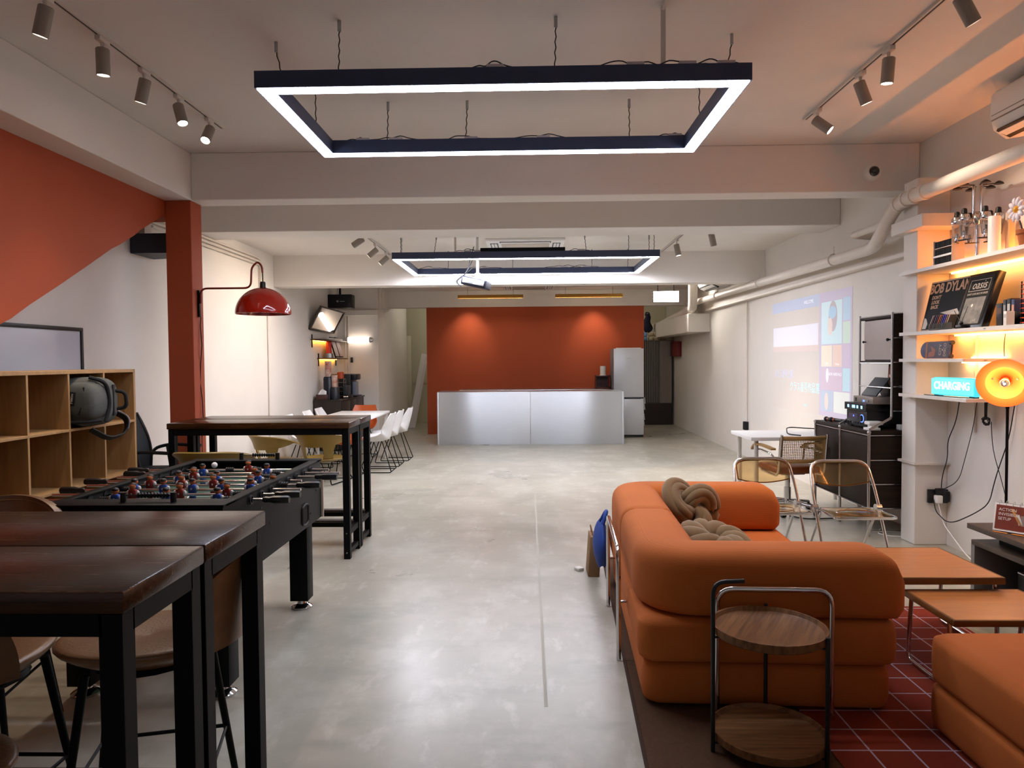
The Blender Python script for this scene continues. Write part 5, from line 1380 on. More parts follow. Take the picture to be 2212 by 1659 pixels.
MB().prism([(-0.05, 0.14), (0.16, 0.16), (0.2, 0.12), (0.12, 0.09), (0.05, 0.12)], 0, 0.0006, ML).build('printed_shape', PALEPR, t, smooth=False)
MB().prism([(-0.13, 0.02), (0.0, 0.02), (0.02, 0.10), (-0.06, 0.12), (-0.12, 0.08)], 0, 0.0006, ML).build('printed_shape', GREYPR, t, smooth=False)
t, w2 = lean('framed_poster', 'thick black framed concert poster tilted on the second shelf', 4.96, 5.28, 1.721, 0.405, 3.085, 17, 0.05, mat('black_gloss', '#0c0c0d', 0.25))
MB().bb(-0.002, -0.0005, -w2 + 0.025, w2 - 0.02, 0.02, 0.385).build('print', mat('poster_dark', '#1a1917', 0.6, hexb='#2a2823', vscale=12, spec=0.15), t, smooth=False)
for (a_, b_, c_, d_) in ((-0.11, 0.115, 0.352, 0.356), (-0.11, 0.115, 0.272, 0.276), (-0.11, -0.107, 0.272, 0.356), (0.112, 0.115, 0.272, 0.356)):
    MB().bb(-0.0032, -0.002, a_, b_, c_, d_).build('printed_border', PALEPR, t, smooth=False)
text('lettering', 'oasis', 0.088, t, (-0.0035, 0.002, 0.315), FACE_LEFT, PALEPR, shear=0.25, sx=0.95)
text('lettering', 'DON\u2019T LOOK BACK IN ANGER', 0.022, t, (-0.0035, 0.0, 0.25), FACE_LEFT, PALEPR, sx=0.75)
MB().bb(-0.0028, -0.002, -0.11, 0.115, 0.03, 0.225).build('printed_photo', GREYPR, t, smooth=False)
MB().ball((-0.003, 0.02, 0.165), 0.012, (0.1, 1, 1), n=10).build('printed_spot', PAPER, t)
text('lettering', 'LIVE', 0.03, t, (-0.0036, -0.05, 0.05), FACE_LEFT, PALEPR)
# discs in an acrylic bin, small aerial, books and an orange rack
t = thing('disc_bin', 'clear bin of slanted disc cases in front of the band posters', 'rack', (3.085, 5.42, 1.7215))
MB().bb(-0.02, 0.075, -0.16, 0.16, 0, 0.006).build('bin_base', MATS['tray_acrylic'], t, smooth=False)
MB().bb(-0.022, -0.019, -0.16, 0.14, 0, 0.05).build('bin_front', CLEAR, t, smooth=False)
cols = ['#a58a86', '#2e2126', '#4a3550', '#2b2a48', '#b0602c', '#6a4a36', '#3a3690', '#3c38a0', '#8a6a50', '#a89684']
for k, h_ in enumerate(cols):
    o = MB().box((0.028, 0.12 - 0.024 * k, 0.062), (0.09, 0.010, 0.112), 0.001, 1, rot=(R(33), 0, 0)).build('disc_case', mat('disc_' + h_, h_, 0.3), t)
t = thing('aerial', 'small black aerial with two thin rods before the framed poster', 'aerial', (3.07, 5.16, 1.7215))
MB().bb(-0.02, 0.03, -0.03, 0.04, 0, 0.025, 0.006).ball((0, 0.0, 0.035), 0.014, n=10).build('base', BLACKP, t)
MB().cyl((0, 0, 0.035), (0.0, 0.085, 0.13), 0.002, n=6).build('rod', BLACKP, t)
MB().cyl((0, 0, 0.035), (0.0, -0.075, 0.15), 0.002, n=6).build('rod', BLACKP, t)
bk_c = [('#17130f', 0.15, 0.06, 'wide dark photo book standing first beside the orange rack'), ('#20242a', 0.17, 0.03, 'black book with a pale spine on the second shelf'), ('#15171c', 0.175, 0.035, 'thin black book in the middle of the second shelf row'),
        ('#d8d4d0', 0.09, 0.03, 'short white booklet before the black books'), ('#26345c', 0.165, 0.03, 'blue backed book next to the orange rack')]
y = 4.86
for k, (h_, hh, ww, lb) in enumerate(bk_c):
    x = 3.12 if k != 3 else 3.07
    o = MB().bb(0, 0.14, -ww / 2, ww / 2, 0, hh, 0.002).bb(0.004, 0.138, -ww / 2 + 0.003, ww / 2 - 0.003, hh, hh + 0.0005)
    t = thing('book', lb, 'book', (x, y - ww / 2, 1.7205), 0, 'books on the second shelf')
    o.build('cover', mat('book_' + h_, h_, 0.5), t)
    MB().bb(-0.001, 0.0, -ww * 0.36, ww * 0.36, hh * 0.55, hh * 0.8).build('spine_label', mat('spine_' + str(k), ('#5a4030', '#8a8a90', '#b9b4ae', '#b0aca8', '#b98a70')[k], 0.6), t, smooth=False)
    y -= ww + 0.008 if k != 3 else -0.0
ORW = mat('orange_wire', '#c8431a', 0.4)
t = thing('wire_rack', 'orange wire rack holding black and orange magazines on the second shelf', 'rack', (3.13, 4.52, 1.7205))
for k in range(9):
    MB().tube(fillet([(0.12, 0.10, 0.012 + 0.03 * k), (-0.02, 0.10, 0.012 + 0.03 * k), (-0.02, -0.18, 0.012 + 0.03 * k), (0.12, -0.18, 0.012 + 0.03 * k)], 0.02, 3), 0.003, 6).build('wire', ORW, t)
for (x, y) in ((-0.02, 0.08), (-0.02, -0.16), (0.12, 0.09), (0.12, -0.17)):
    MB().cyl((x, y, 0), (x, y, 0.27), 0.004, n=6).build('upright', BLACK, t)
t = thing('magazine', 'black and orange magazine standing inside the orange wire rack', 'magazine', (3.16, 4.50, 1.7215))
MB().bb(0, 0.012, -0.11, 0.08, 0, 0.155, 0.001).build('cover', mat('mag_black', '#17120e', 0.4), t)
MB().prism([(-0.04, 0.02), (0.09, 0.02), (0.09, 0.13), (-0.06, 0.14)], 0, 0.0006, Matrix(((0, 0, -1, -0.0002), (-1, 0, 0, 0), (0, 1, 0, 0), (0, 0, 0, 1)))).build('printed_shape', ORW, t, smooth=False)
# skateboard deck
t = thing('skateboard', 'short printed skateboard standing on its edge on the third shelf', 'skateboard', (3.13, 5.56, 1.574))
t.rotation_euler = (0, R(5), 0)
out = [(-0.19, -0.066), (0.14, -0.066)] + [(0.15 + 0.085 * math.sin(a_), -0.066 * math.cos(a_)) for a_ in [i * PI / 12 for i in range(13)]] + [(-0.19, 0.066)]
MLs = Matrix(((0, 0, -1, 0), (1, 0, 0, 0), (0, 1, 0, 0), (0, 0, 0, 1)))
MB().prism(out, -0.01, 0.0, MLs).build('deck_core', mat('deck_orange', '#b36a34', 0.5), t, smooth=False)
art = [(-0.155, -0.063), (0.14, -0.063)] + [(0.148 + 0.08 * math.sin(a_), -0.063 * math.cos(a_)) for a_ in [i * PI / 12 for i in range(13)]] + [(-0.165, 0.063), (-0.172, 0.0)]
MB().prism(art, 0.0, 0.0012, MLs).build('deck_print', mat('deck_print', '#2a2433', 0.35, hexb='#3a3347', vscale=14), t, smooth=False)
DTAN = mat('deck_tan', '#8a5136', 0.5); DBLU = mat('deck_blue', '#2f4870', 0.4, hexb='#1d2a48', vscale=30)
MB().prism([(0.13, -0.062), (0.155, -0.062), (0.16, 0.06), (0.135, 0.062)], 0.0012, 0.002, MLs).build('printed_band', DTAN, t, smooth=False)
MB().prism([(0.03, -0.05), (0.12, -0.055), (0.11, -0.02), (0.07, -0.01), (0.09, 0.03), (0.06, 0.02), (0.02, 0.0)], 0.0012, 0.002, MLs).build('printed_figure', DTAN, t, smooth=False)
MB().prism([(0.165, -0.058)] + [(0.166 + 0.06 * math.sin(a_), -0.058 * math.cos(a_)) for a_ in [i * PI / 8 for i in range(9)]], 0.0012, 0.002, MLs).build('printed_sky', DBLU, t, smooth=False)
VUP = (PI / 2, -PI / 2, -PI / 2)
text('lettering', 'CITY', 0.042, t, (-0.003, -0.045, 0), VUP, PALEPR, sx=0.95)
text('lettering', '&', 0.026, t, (-0.003, -0.073, 0), VUP, PALEPR)
text('lettering', 'DISCO', 0.042, t, (-0.003, -0.104, 0), VUP, PALEPR, sx=0.82)
text('lettering', 'CITY CREW', 0.020, t, (-0.003, -0.133, 0), VUP, MATS['grey_print'], sx=0.95)
tr = MB().cyl((-0.01, -0.205, -0.062), (-0.01, -0.205, 0.062), 0.007, n=8).build('truck', BLACKP, t)
for s in (-0.05, 0.05):
    MB().cyl((-0.012, -0.215, s), (-0.012, -0.19, s), 0.016, n=14).build('wheel', mat('wheel_dark', '#1c1a24', 0.4), tr)
# light box
CYANB = mat('lightbox_cyan', '#2fb9cf', 0.35, emit=0.62, ecol='#3fd0e6')
t = thing('light_box', 'glowing cyan light box reading CHARGING on the lowest shelf', 'light box', (3.10, 5.31, 1.2255), R(6))
MB().bb(0, 0.065, -0.225, 0.235, 0.008, 0.142, 0.022, 4).build('case', CYANB, t)
MB().bb(-0.003, 0.004, -0.215, 0.225, 0.016, 0.134, 0.0015).build('face', mat('lightbox_face', '#58d3e6', 0.3, emit=0.75, ecol='#66dcf0'), t)
text('lettering', 'CHARGING', 0.079, t, (-0.0045, 0.004, 0.080), FACE_LEFT, emitter('lightbox_text', '#ffffff', 1.3), sx=0.92, ext=0.001).data.offset = 0.002
for s in (-0.18, 0.19):
    MB().bb(0.01, 0.055, s - 0.02, s + 0.02, 0.0, 0.01).build('foot', BLACKP, t, smooth=False)
tag(MB().tube(fillet([(3.09, 5.66, 1.2285), (3.08, 5.50, 1.2285), (3.085, 5.2, 1.2285), (3.15, 5.1, 1.2285)], 0.05, 4), 0.003, 6).build('cable', WIRE), 'black lead lying in front of the cyan light box', 'cable')
# hanging leads
def lead(label, pts, r=0.004, m=None, fr=0.1):
    return tag(MB().tube(fillet(pts, fr, 6), r, 6).build('cable', m or WIRE), label, 'cable')
lead('dark lead running down the glowing wall behind the third and lowest shelves', [(3.36, 5.13, 1.69), (3.36, 5.15, 1.55), (3.36, 5.10, 1.42), (3.36, 5.2, 1.23)], 0.003)
lead('black wavy lead dropping from the lowest shelf to the socket block', [(3.34, 5.62, 1.20), (3.34, 5.66, 1.02), (3.33, 5.76, 0.85), (3.33, 5.75, 0.72), (3.31, 5.80, 0.55), (3.31, 5.80, 0.36), (3.29, 5.81, 0.38)], 0.004)
lead('thin dark lead hanging between the socket block and the lowest shelf', [(3.35, 5.42, 1.20), (3.35, 5.46, 1.0), (3.34, 5.52, 0.80), (3.34, 5.62, 0.55), (3.32, 5.79, 0.46)], 0.003)
lead('thin lead crossing down from the coil to the in line switch', [(3.34, 5.24, 1.05), (3.34, 5.22, 0.85), (3.33, 5.08, 0.60), (3.30, 4.98, 0.46)], 0.003)
lead('black wavy lead falling past the orange lamp to the low console', [(3.36, 5.02, 1.20), (3.35, 5.06, 0.95), (3.35, 5.2, 0.65), (3.34, 5.25, 0.45), (3.3, 5.35, 0.36), (3.2, 5.5, 0.24), (3.22, 5.72, 0.30), (3.25, 5.80, 0.38)], 0.004)
tag(MB().tube([(3.30, 4.98, 0.47), (3.295, 4.96, 0.41)], 0.011, 10).build('cord_switch', BLACKP), 'small black in line cord switch hanging over the calendar', 'switch')
rr = random.Random(2)
mm = MB()
for k in range(6):
    mm.tube([(3.33 + rr.uniform(-0.01, 0.01), 5.28 + 0.04 * math.cos(a_) + rr.uniform(-0.008, 0.008), 1.05 + 0.022 * math.sin(a_) + rr.uniform(-0.01, 0.01)) for a_ in [i * 2 * PI / 14 + k for i in range(14)]], 0.003, 5, True)
for k in range(4):
    mm.tube([(3.33, 5.27 + 0.01 * k, 1.195), (3.33, 5.275 + 0.008 * k, 1.06)], 0.003, 5)
tag(mm.build('coiled_cable', WIRE), 'bundle of black cable coiled below the lowest shelf', 'cable')
t = thing('socket_block', 'black wall socket with a white plug at the foot of the white pillar', 'socket', (3.29, 5.836, 0.40))
MB().bb(-0.075, 0.08, -0.03, 0.0, -0.055, 0.055, 0.004).build('socket_plate', BLACKP, t)
MB().bb(-0.035, 0.035, -0.07, -0.03, 0.02, 0.07, 0.012, 3).build('adapter', BLACKP, t)
MB().bb(0.01, 0.075, -0.065, -0.03, -0.04, 0.045, 0.006).build('adapter', BLACKP, t)
MB().bb(-0.04, 0.012, -0.08, -0.03, -0.05, 0.015, 0.010, 3).build('white_plug', WHITEP, t)
lead('white lead running from the white plug down to the floor by the low console', [(3.27, 5.77, 0.36), (3.28, 5.72, 0.2), (3.22, 5.3, 0.05), (3.18, 4.9, 0.006), (3.18, 4.6, 0.006)], 0.004, WHITEP)
lead('white lead curled on the floor behind the white pillar', [(3.10, 6.35, 0.006), (3.0, 6.2, 0.006), (3.05, 6.1, 0.006), (3.2, 6.08, 0.006)], 0.005, WHITEP)

# orange floor lamp
LO = mat('lamp_orange', '#e3662f', 0.35)
t = thing('floor_lamp', 'orange dish floor lamp with a lit silver tipped bulb, before the glowing shelves', 'lamp', (3.25, 4.93, 0))
MB().lathe([(0, 0), (0.13, 0), (0.13, 0.012), (0.02, 0.02), (0, 0.02)], 28).build('base', BLACK, t)
MB().cyl((0, 0, 0.02), (0, 0, 1.17), 0.009, n=10).build('pole', BLACK, t)
dv = Vector((-0.55, -0.72, -0.22)).normalized()
M = Matrix.Translation((-0.12, -0.15, 1.345)) @ dv.to_track_quat('Z', 'Y').to_matrix().to_4x4() @ Matrix.Scale(0.78, 4)
prof = [(0.0, -0.10), (0.04, -0.095), (0.09, -0.07), (0.128, -0.02), (0.138, 0.0), (0.205, 0.012), (0.208, 0.006), (0.14, -0.012), (0.132, -0.034), (0.095, -0.08), (0.042, -0.106), (0.0, -0.11)]
sh = MB().shell(prof, 44, M).build('lamp_shade', LO, t, ang=40)
MB().lathe([(0.03, -0.10), (0.03, -0.05), (0.02, -0.04), (0.0, -0.04)], 16, M).build('bulb_socket', mat('socket_ivory', '#d8b890', 0.5), sh)
MB().lathe([(0.014, -0.04), (0.028, -0.022), (0.036, 0.0), (0.035, 0.010)], 20, M).build('bulb_glow', emitter('bulb_glow', '#ffb35c', 20), sh)
MB().lathe([(0.035, 0.010), (0.028, 0.026), (0.014, 0.035), (0.0, 0.037)], 20, M).build('bulb_tip', CHROME, sh)
for s in (-1, 1):
    MB().lathe([(0.0, -0.03), (0.007, -0.03), (0.007, -0.022), (0, -0.022)], 10, M @ Matrix.Translation((s * 0.085, 0.02, -0.03))).build('screw', STEEL, sh)
MB().cyl((0, 0, 1.17), tuple(M @ Vector((0, 0, -0.11))), 0.012, n=10).build('swivel', BLACK, t)
pl = bpy.data.lights.new('bulb_lamp', 'POINT'); pl.energy = 5; pl.color = (1.0, 0.68, 0.38); pl.shadow_soft_size = 0.03
po = bpy.data.objects.new('bulb_lamp', pl); COL.objects.link(po); po.location = Vector((3.25, 4.93, 0)) + (M @ Vector((0, 0, 0.05)))

# low console
CONS = wood('console_wood', '#47382b', '#352a20', 0.45, (1.5, 12, 12))
t = thing('low_console', 'dark brown low television console along the right wall', 'console', (2.95, 3.75, 0))
MB().bb(-0.21, 0.2, -0.95, 0.77, 0.45, 0.482, 0.002).build('top_board', CONS, t)
MB().bb(-0.12, 0.2, -0.9, 0.60, 0.39, 0.45).build('spacer', BLACK, t, smooth=False)
MB().bb(-0.21, 0.2, -0.95, 0.725, 0.36, 0.39, 0.002).build('lower_top', CONS, t)
MB().bb(-0.21, 0.2, -0.95, 0.725, 0.03, 0.06, 0.002).build('bottom_board', CONS, t)
MB().bb(-0.21, 0.2, 0.69, 0.725, 0.06, 0.36).build('end_panel', mat('grey_edge', '#77746f', 0.5), t, smooth=False)
MB().bb(-0.20, 0.2, -0.08, -0.06, 0.06, 0.36).build('divider', CONS, t, smooth=False)
MB().bb(0.18, 0.2, -0.95, 0.69, 0.06, 0.36).build('back_panel', BLACK, t, smooth=False)
for y in (-0.85, 0.65):
    for x in (-0.17, 0.16):
        MB().cyl((x, y, 0), (x, y, 0.03), 0.02, n=10).build('foot', BLACKP, t)
t = thing('game_console', 'black game console with a silver edge inside the low console', 'console', (2.90, 4.05, 0.06))
MB().bb(-0.05, 0.2, -0.16, 0.16, 0, 0.20, 0.004).build('case', RACKB, t)
MB().bb(-0.052, 0.0, -0.16, 0.16, 0.196, 0.204).build('silver_edge', STEEL, t, smooth=False)
t = thing('handheld_console', 'colourful handheld console in purple, cyan and coral inside the low console', 'console', (2.80, 3.60, 0.06))
MB().bb(0.0, 0.03, -0.06, 0.06, 0.0, 0.14, 0.004).build('dock', BLACKP, t)
for y, h_ in ((0.075, '#6a2a8c'), (-0.075, '#2fb0a8')):
    MB().bb(-0.005, 0.025, y - 0.018, y + 0.018, 0.02, 0.14, 0.012, 3).build('grip', mat('grip' + h_, h_, 0.4, emit=0.08, ecol=h_), t)
MB().bb(-0.006, 0.0, -0.05, 0.05, 0.03, 0.13).build('screen', mat('coral', '#d8572f', 0.4, emit=0.15, ecol='#d8572f'), t, smooth=False)
# things on the console top
t = thing('desk_calendar', 'white edged desk calendar with a rust red page on the console', 'calendar', (2.84, 4.25, 0.483), R(38))
t.scale = (1, 1, 1)
pg = MB().box((0.0, 0, 0.085), (0.006, 0.19, 0.165), 0.001, 1, rot=(0, R(14), 0)).build('page', WHITEP, t)
MB().box((-0.0035, 0, 0.086), (0.002, 0.172, 0.142), rot=(0, R(14), 0)).build('print', mat('rust_print', '#6a2814', 0.5, hexb='#7a3018', vscale=8), pg, smooth=False)
MB().box((0.05, 0, 0.082), (0.006, 0.19, 0.17), 0.001, 1, rot=(0, R(-12), 0)).build('back_board', mat('calendar_grey', '#5b6468', 0.6), t)
def onpage(o, dy, dz):
    o.rotation_euler = (PI / 2 - R(0), 0, -PI / 2)
    o.matrix_local = Matrix.Translation((0, 0, 0.085)) @ Matrix.Rotation(R(14), 4, 'Y') @ Matrix.Translation((-0.0055, dy, dz)) @ Euler(FACE_LEFT).to_matrix().to_4x4()
for k, w_ in enumerate(('ACTION', 'INVISIBLE', 'SETUP')):
    o = text('lettering', w_, 0.024, pg, (0, 0, 0), FACE_LEFT, PAPER, align='LEFT', sx=0.9 if k != 1 else 0.78)
    onpage(o, 0.072, 0.045 - 0.027 * k)
for (dy, dz, w_, h_, a_, c_) in ((-0.02, 0.01, 0.014, 0.10, 30, '#c98a3c'), (-0.035, -0.005, 0.02, 0.06, 20, '#d8d4ce'), (-0.06, -0.008, 0.03, 0.06, 5, '#8a7a70')):
    o = MB().box((0, 0, 0), (0.001, w_, h_), rot=(R(-a_), 0, 0)).build('printed_shape', mat('cal' + c_, c_, 0.5), pg, smooth=False)
    o.matrix_local = Matrix.Translation((0, 0, 0.085)) @ Matrix.Rotation(R(14), 4, 'Y') @ Matrix.Translation((-0.005, dy, dz))
for k in range(5):
    y = -0.07 + 0.035 * k
    MB().tube([(0.025 + 0.018 * math.cos(a_), y, 0.165 + 0.016 * math.sin(a_)) for a_ in [i * 2 * PI / 16 for i in range(16)]], 0.0015, 5, True).build('ring', STEEL, t)
MB().bb(-0.05, -0.035, 0.01, 0.085, 0.0, 0.003).bb(-0.05, -0.035, -0.085, -0.01, 0.0, 0.003).build('orange_tab', mat('orange_tab', '#d0843a', 0.5), t, smooth=False)
t = thing('sign_holder', 'clear acrylic A shaped sign holder beside the calendar', 'sign holder', (2.90, 3.98, 0.483), R(20))
for s in (-1, 1):
    MB().box((s * 0.035, 0, 0.085), (0.004, 0.16, 0.175), 0.001, 1, rot=(0, R(-s * 22), 0)).build('panel', CLEAR, t)
tag(MB().bb(2.79, 2.84, 3.83, 4.0, 0.483, 0.503, 0.006).build('remote_control', BLACKP), 'black remote control lying at the front of the low console', 'remote')
t = thing('portable_screen', 'small dark screen at the back of the low console', 'screen', (3.05, 3.95, 0.483))
MB().bb(-0.006, 0.0, -0.14, 0.14, 0.03, 0.2).build('display', BLACKP, t, smooth=False)
MB().bb(-0.03, 0.05, -0.10, 0.10, 0.0, 0.03, 0.004).build('stand', WHITEP, t)

# ---------------------------------------------------------------- sofa corner
FAB = mat('orange_corduroy', '#bf6728', 0.9, var=0.10, vscale=3)
def add_ribs(m, axis, scale):
    nt = m.node_tree; b = nt.nodes['Principled BSDF']
    tc = nt.nodes.new('ShaderNodeTexCoord'); wv = nt.nodes.new('ShaderNodeTexWave')
    wv.bands_direction = axis; wv.inputs['Scale'].default_value = scale; wv.inputs['Distortion'].default_value = 0.0
    bp = nt.nodes.new('ShaderNodeBump'); bp.inputs['Strength'].default_value = 0.25; bp.inputs['Distance'].default_value = 0.002
    nt.links.new(tc.outputs['Object'], wv.inputs['Vector']); nt.links.new(wv.outputs['Fac'], bp.inputs['Height']); nt.links.new(bp.outputs[0], b.inputs['Normal'])
add_ribs(FAB, 'Z', 80)
ANG = R(-2.65)
t = thing('sofa', 'low orange corduroy sofa of stacked cushions with chrome hoops', 'sofa', (0.47, 3.07, 0.0), ANG)
def puff(x0, x1, y0, y1, z0, z1, name, root=None, rad=0.075, belly=0.012):
    m_ = MB(); rings = []
    n = 12
    for k in range(n + 1):
        q = k / n
        z = z0 + (z1 - z0) * q
        e = min(q, 1 - q) * (z1 - z0)
        ins = 0.030 * max(0.0, 1 - e / 0.022) ** 2 - belly * math.sin(PI * q)
        r_ = max(0.02, rad - ins)
        ring = []
        for (cx, cy, a0) in ((x1 - rad, y1 - rad, 0), (x0 + rad, y1 - rad, 1), (x0 + rad, y0 + rad, 2), (x1 - rad, y0 + rad, 3)):
            for j in range(7):
                an = (a0 + j / 6) * PI / 2
                ring.append(m_.bm.verts.new((cx + r_ * math.cos(an), cy + r_ * math.sin(an), z)))
        rings.append(ring)
    m_.skin(rings); m_.cap(rings[0], True); m_.cap(rings[-1])
    return m_.build(name, FAB, root or t, ang=80)
puff(0.03, 1.07, 0.02, 1.89, 0.012, 0.205, 'base_cushion')
puff(0.01, 1.09, 0.0, 1.91, 0.205, 0.40, 'seat_cushion')
def bolster(path, name, flat_end):
    pts = fillet(path, 0.13, 8)
    # resample
    P = []
    for a_, b_ in zip(pts[:-1], pts[1:]):
        n_ = max(1, int((b_ - a_).length / 0.03))
        P += [a_ + (b_ - a_) * k / n_ for k in range(n_)]
    P.append(pts[-1])
    L_ = [0]
    for a_, b_ in zip(P[:-1], P[1:]): L_.append(L_[-1] + (b_ - a_).length)
    tot = L_[-1]
    m_ = MB(); rings = []
    N = 28
    def sg(c, e): return math.copysign(abs(c) ** e, c)
    stations = []
    for i, p in enumerate(P):
        stations.append((p, i))
    for i, p in enumerate(P):
        tg_ = (P[min(i + 1, len(P) - 1)] - P[max(i - 1, 0)]).normalized()
        side = Vector((-tg_.y, tg_.x, 0))
        e0, e1 = L_[i], tot - L_[i]
        rad = 0.05
        def endk(e, r_, lo):
            return 1.0 if e >= r_ else lo + (1 - lo) * math.sqrt(max(0, 1 - ((r_ - e) / r_) ** 2))
        kw = min(endk(e0, 0.05, 0.80), endk(e1, 0.02, 0.93))
        kt = min(endk(e0, 0.13, 0.30), endk(e1, 0.02, 0.95))
        kb = min(endk(e0, 0.03, 0.85), endk(e1, 0.02, 0.98))
        rings.append([m_.bm.verts.new(p + side * (0.155 * kw * sg(math.cos(q), 0.50)) + Vector((0, 0, 0.146 * (kt if math.sin(q) > 0 else kb) * sg(math.sin(q), 0.62 if math.sin(q) > 0 else 0.3)))) for q in [j * 2 * PI / N for j in range(N)]])
    m_.skin(rings); m_.cap(rings[0], True); m_.cap(rings[-1])
    return m_.build(name, FAB, t, ang=75)
ZC = 0.545
bolster([(1.12, 0.15, ZC), (0.155, 0.15, ZC), (0.155, 0.945, ZC)], 'arm_bolster', 1)
bolster([(1.08, 1.76, ZC), (0.155, 1.76, ZC), (0.155, 0.95, ZC)], 'arm_bolster', 1)
def hoop(pts):
    MB().tube(fillet(pts, 0.07, 6), 0.012, 12).build('chrome_hoop', CHROME, t)
hoop([(-0.045, 0.52, 0.004), (-0.045, 0.52, 0.565), (-0.045, 1.32, 0.565), (-0.045, 1.32, 0.004)])
hoop([(0.32, -0.055, 0.004), (0.32, -0.055, 0.555), (0.79, -0.055, 0.555), (0.79, -0.055, 0.004)])
for (x, y) in ((-0.03, 0.52), (-0.03, 1.32), (0.32, -0.04), (0.79, -0.04)):
    MB().cyl((x - 0.015 if x < 0 else x, y if x < 0 else y - 0.015, 0.30), (x + 0.06 if x < 0 else x, y if x < 0 else y + 0.06, 0.30), 0.006, n=8).build('hoop_pin', CHROME, t)
# knotted cushions
VELV = mat('olive_velvet', '#7d623c', 0.8, sheen=0.25, var=0.12, vscale=5)
def knot(name, label, loc, rot, sc, kind):
    t = thing(name, label, 'cushion', loc, 0, 'knotted velvet cushions on the sofa')
    t.rotation_euler = rot
    n = 72
    for s in (-1, 0, 1):
        P = []
        for i in range(n):
            q = 2 * PI * i / n
            if kind == 0:                                   # trefoil, laid flat and thick, three strands wide
                r = 0.105 + 0.05 * math.cos(3 * q / 2 * 2 / 2 * 2)
                a_ = 2 * q
                rr_ = 0.088 + 0.052 * math.cos(3 * q)
                c = Vector((rr_ * math.cos(a_), rr_ * math.sin(a_), 0.052 * math.sin(3 * q)))
                rr2 = rr_ + s * 0.030
                c = Vector((rr2 * math.cos(a_), rr2 * math.sin(a_), 0.052 * math.sin(3 * q) + 0.010 * (1 - abs(s))))
            else:                                           # rope ring: strands twisting round a circle
                R_ = 0.105
                tw = 3 * q + s * 2 * PI / 3
                rr_ = R_ + 0.042 * math.cos(tw)
                c = Vector((rr_ * math.cos(q), rr_ * math.sin(q), 0.042 * math.sin(tw)))
            P.append(c * sc)
        MB().tube(P, (0.029 if kind == 0 else 0.05) * sc, 12, True).build('strand', VELV, t, ang=80)
    return t
knot('knot_cushion', 'olive velvet knot cushion propped in the far corner of the sofa', (0.99, 4.44, 0.585), (R(68), 0, R(20)), 1.14, 0)
knot('knot_cushion', 'olive velvet knot cushion lying low behind the near arm of the sofa', (1.02, 3.96, 0.485), (R(10), R(8), R(10)), 1.15, 1)
bpy.data.objects['knot_cushion'].location.z = 0.585
t = thing('blue_bag', 'blue cloth bag hanging behind the back of the sofa', 'bag', (0.485, 4.80, 0.14))
def bagf(u, v):
    th = 2 * PI * u
    k = math.sin(PI * (0.08 + 0.9 * v)) ** 0.6
    return (0.055 * k * math.cos(th), 0.16 * k * math.sin(th), 0.30 * v + 0.01 * math.sin(3 * th))
MB().surf(bagf, 24, 12).build('sack', mat('blue_cloth', '#23479a', 0.7, var=0.2, vscale=5), t, ang=80)
MB().tube(fillet([(0, -0.06, 0.27), (0.03, -0.04, 0.36), (0.04, 0.04, 0.36), (0, 0.07, 0.27)], 0.04, 4), 0.014, 8).build('strap', MATS['blue_cloth'], t)
t = thing('paper_bag', 'brown paper bag standing on the floor behind the sofa', 'bag', (0.46, 5.08, 0.0))
MB().box((0, 0, 0.14), (0.08, 0.2, 0.28), 0.004, rot=(0, R(4), 0)).build('bag', mat('kraft_paper', '#8a6a48', 0.8, bump=0.3, bscale=15), t)
MB().tube(fillet([(-0.01, -0.05, 0.27), (-0.02, -0.05, 0.34), (-0.02, 0.05, 0.34), (-0.01, 0.05, 0.27)], 0.03, 4), 0.004, 6).build('handle', MATS['kraft_paper'], t)
tag(MB().box((0.36, 5.15, 0.0115), (0.05, 0.06, 0.02), 0.004, rot=(0, 0, 0.5)).build('crumpled_tissue', PAPER), 'scrap of white tissue on the floor beside the paper bag', 'tissue')

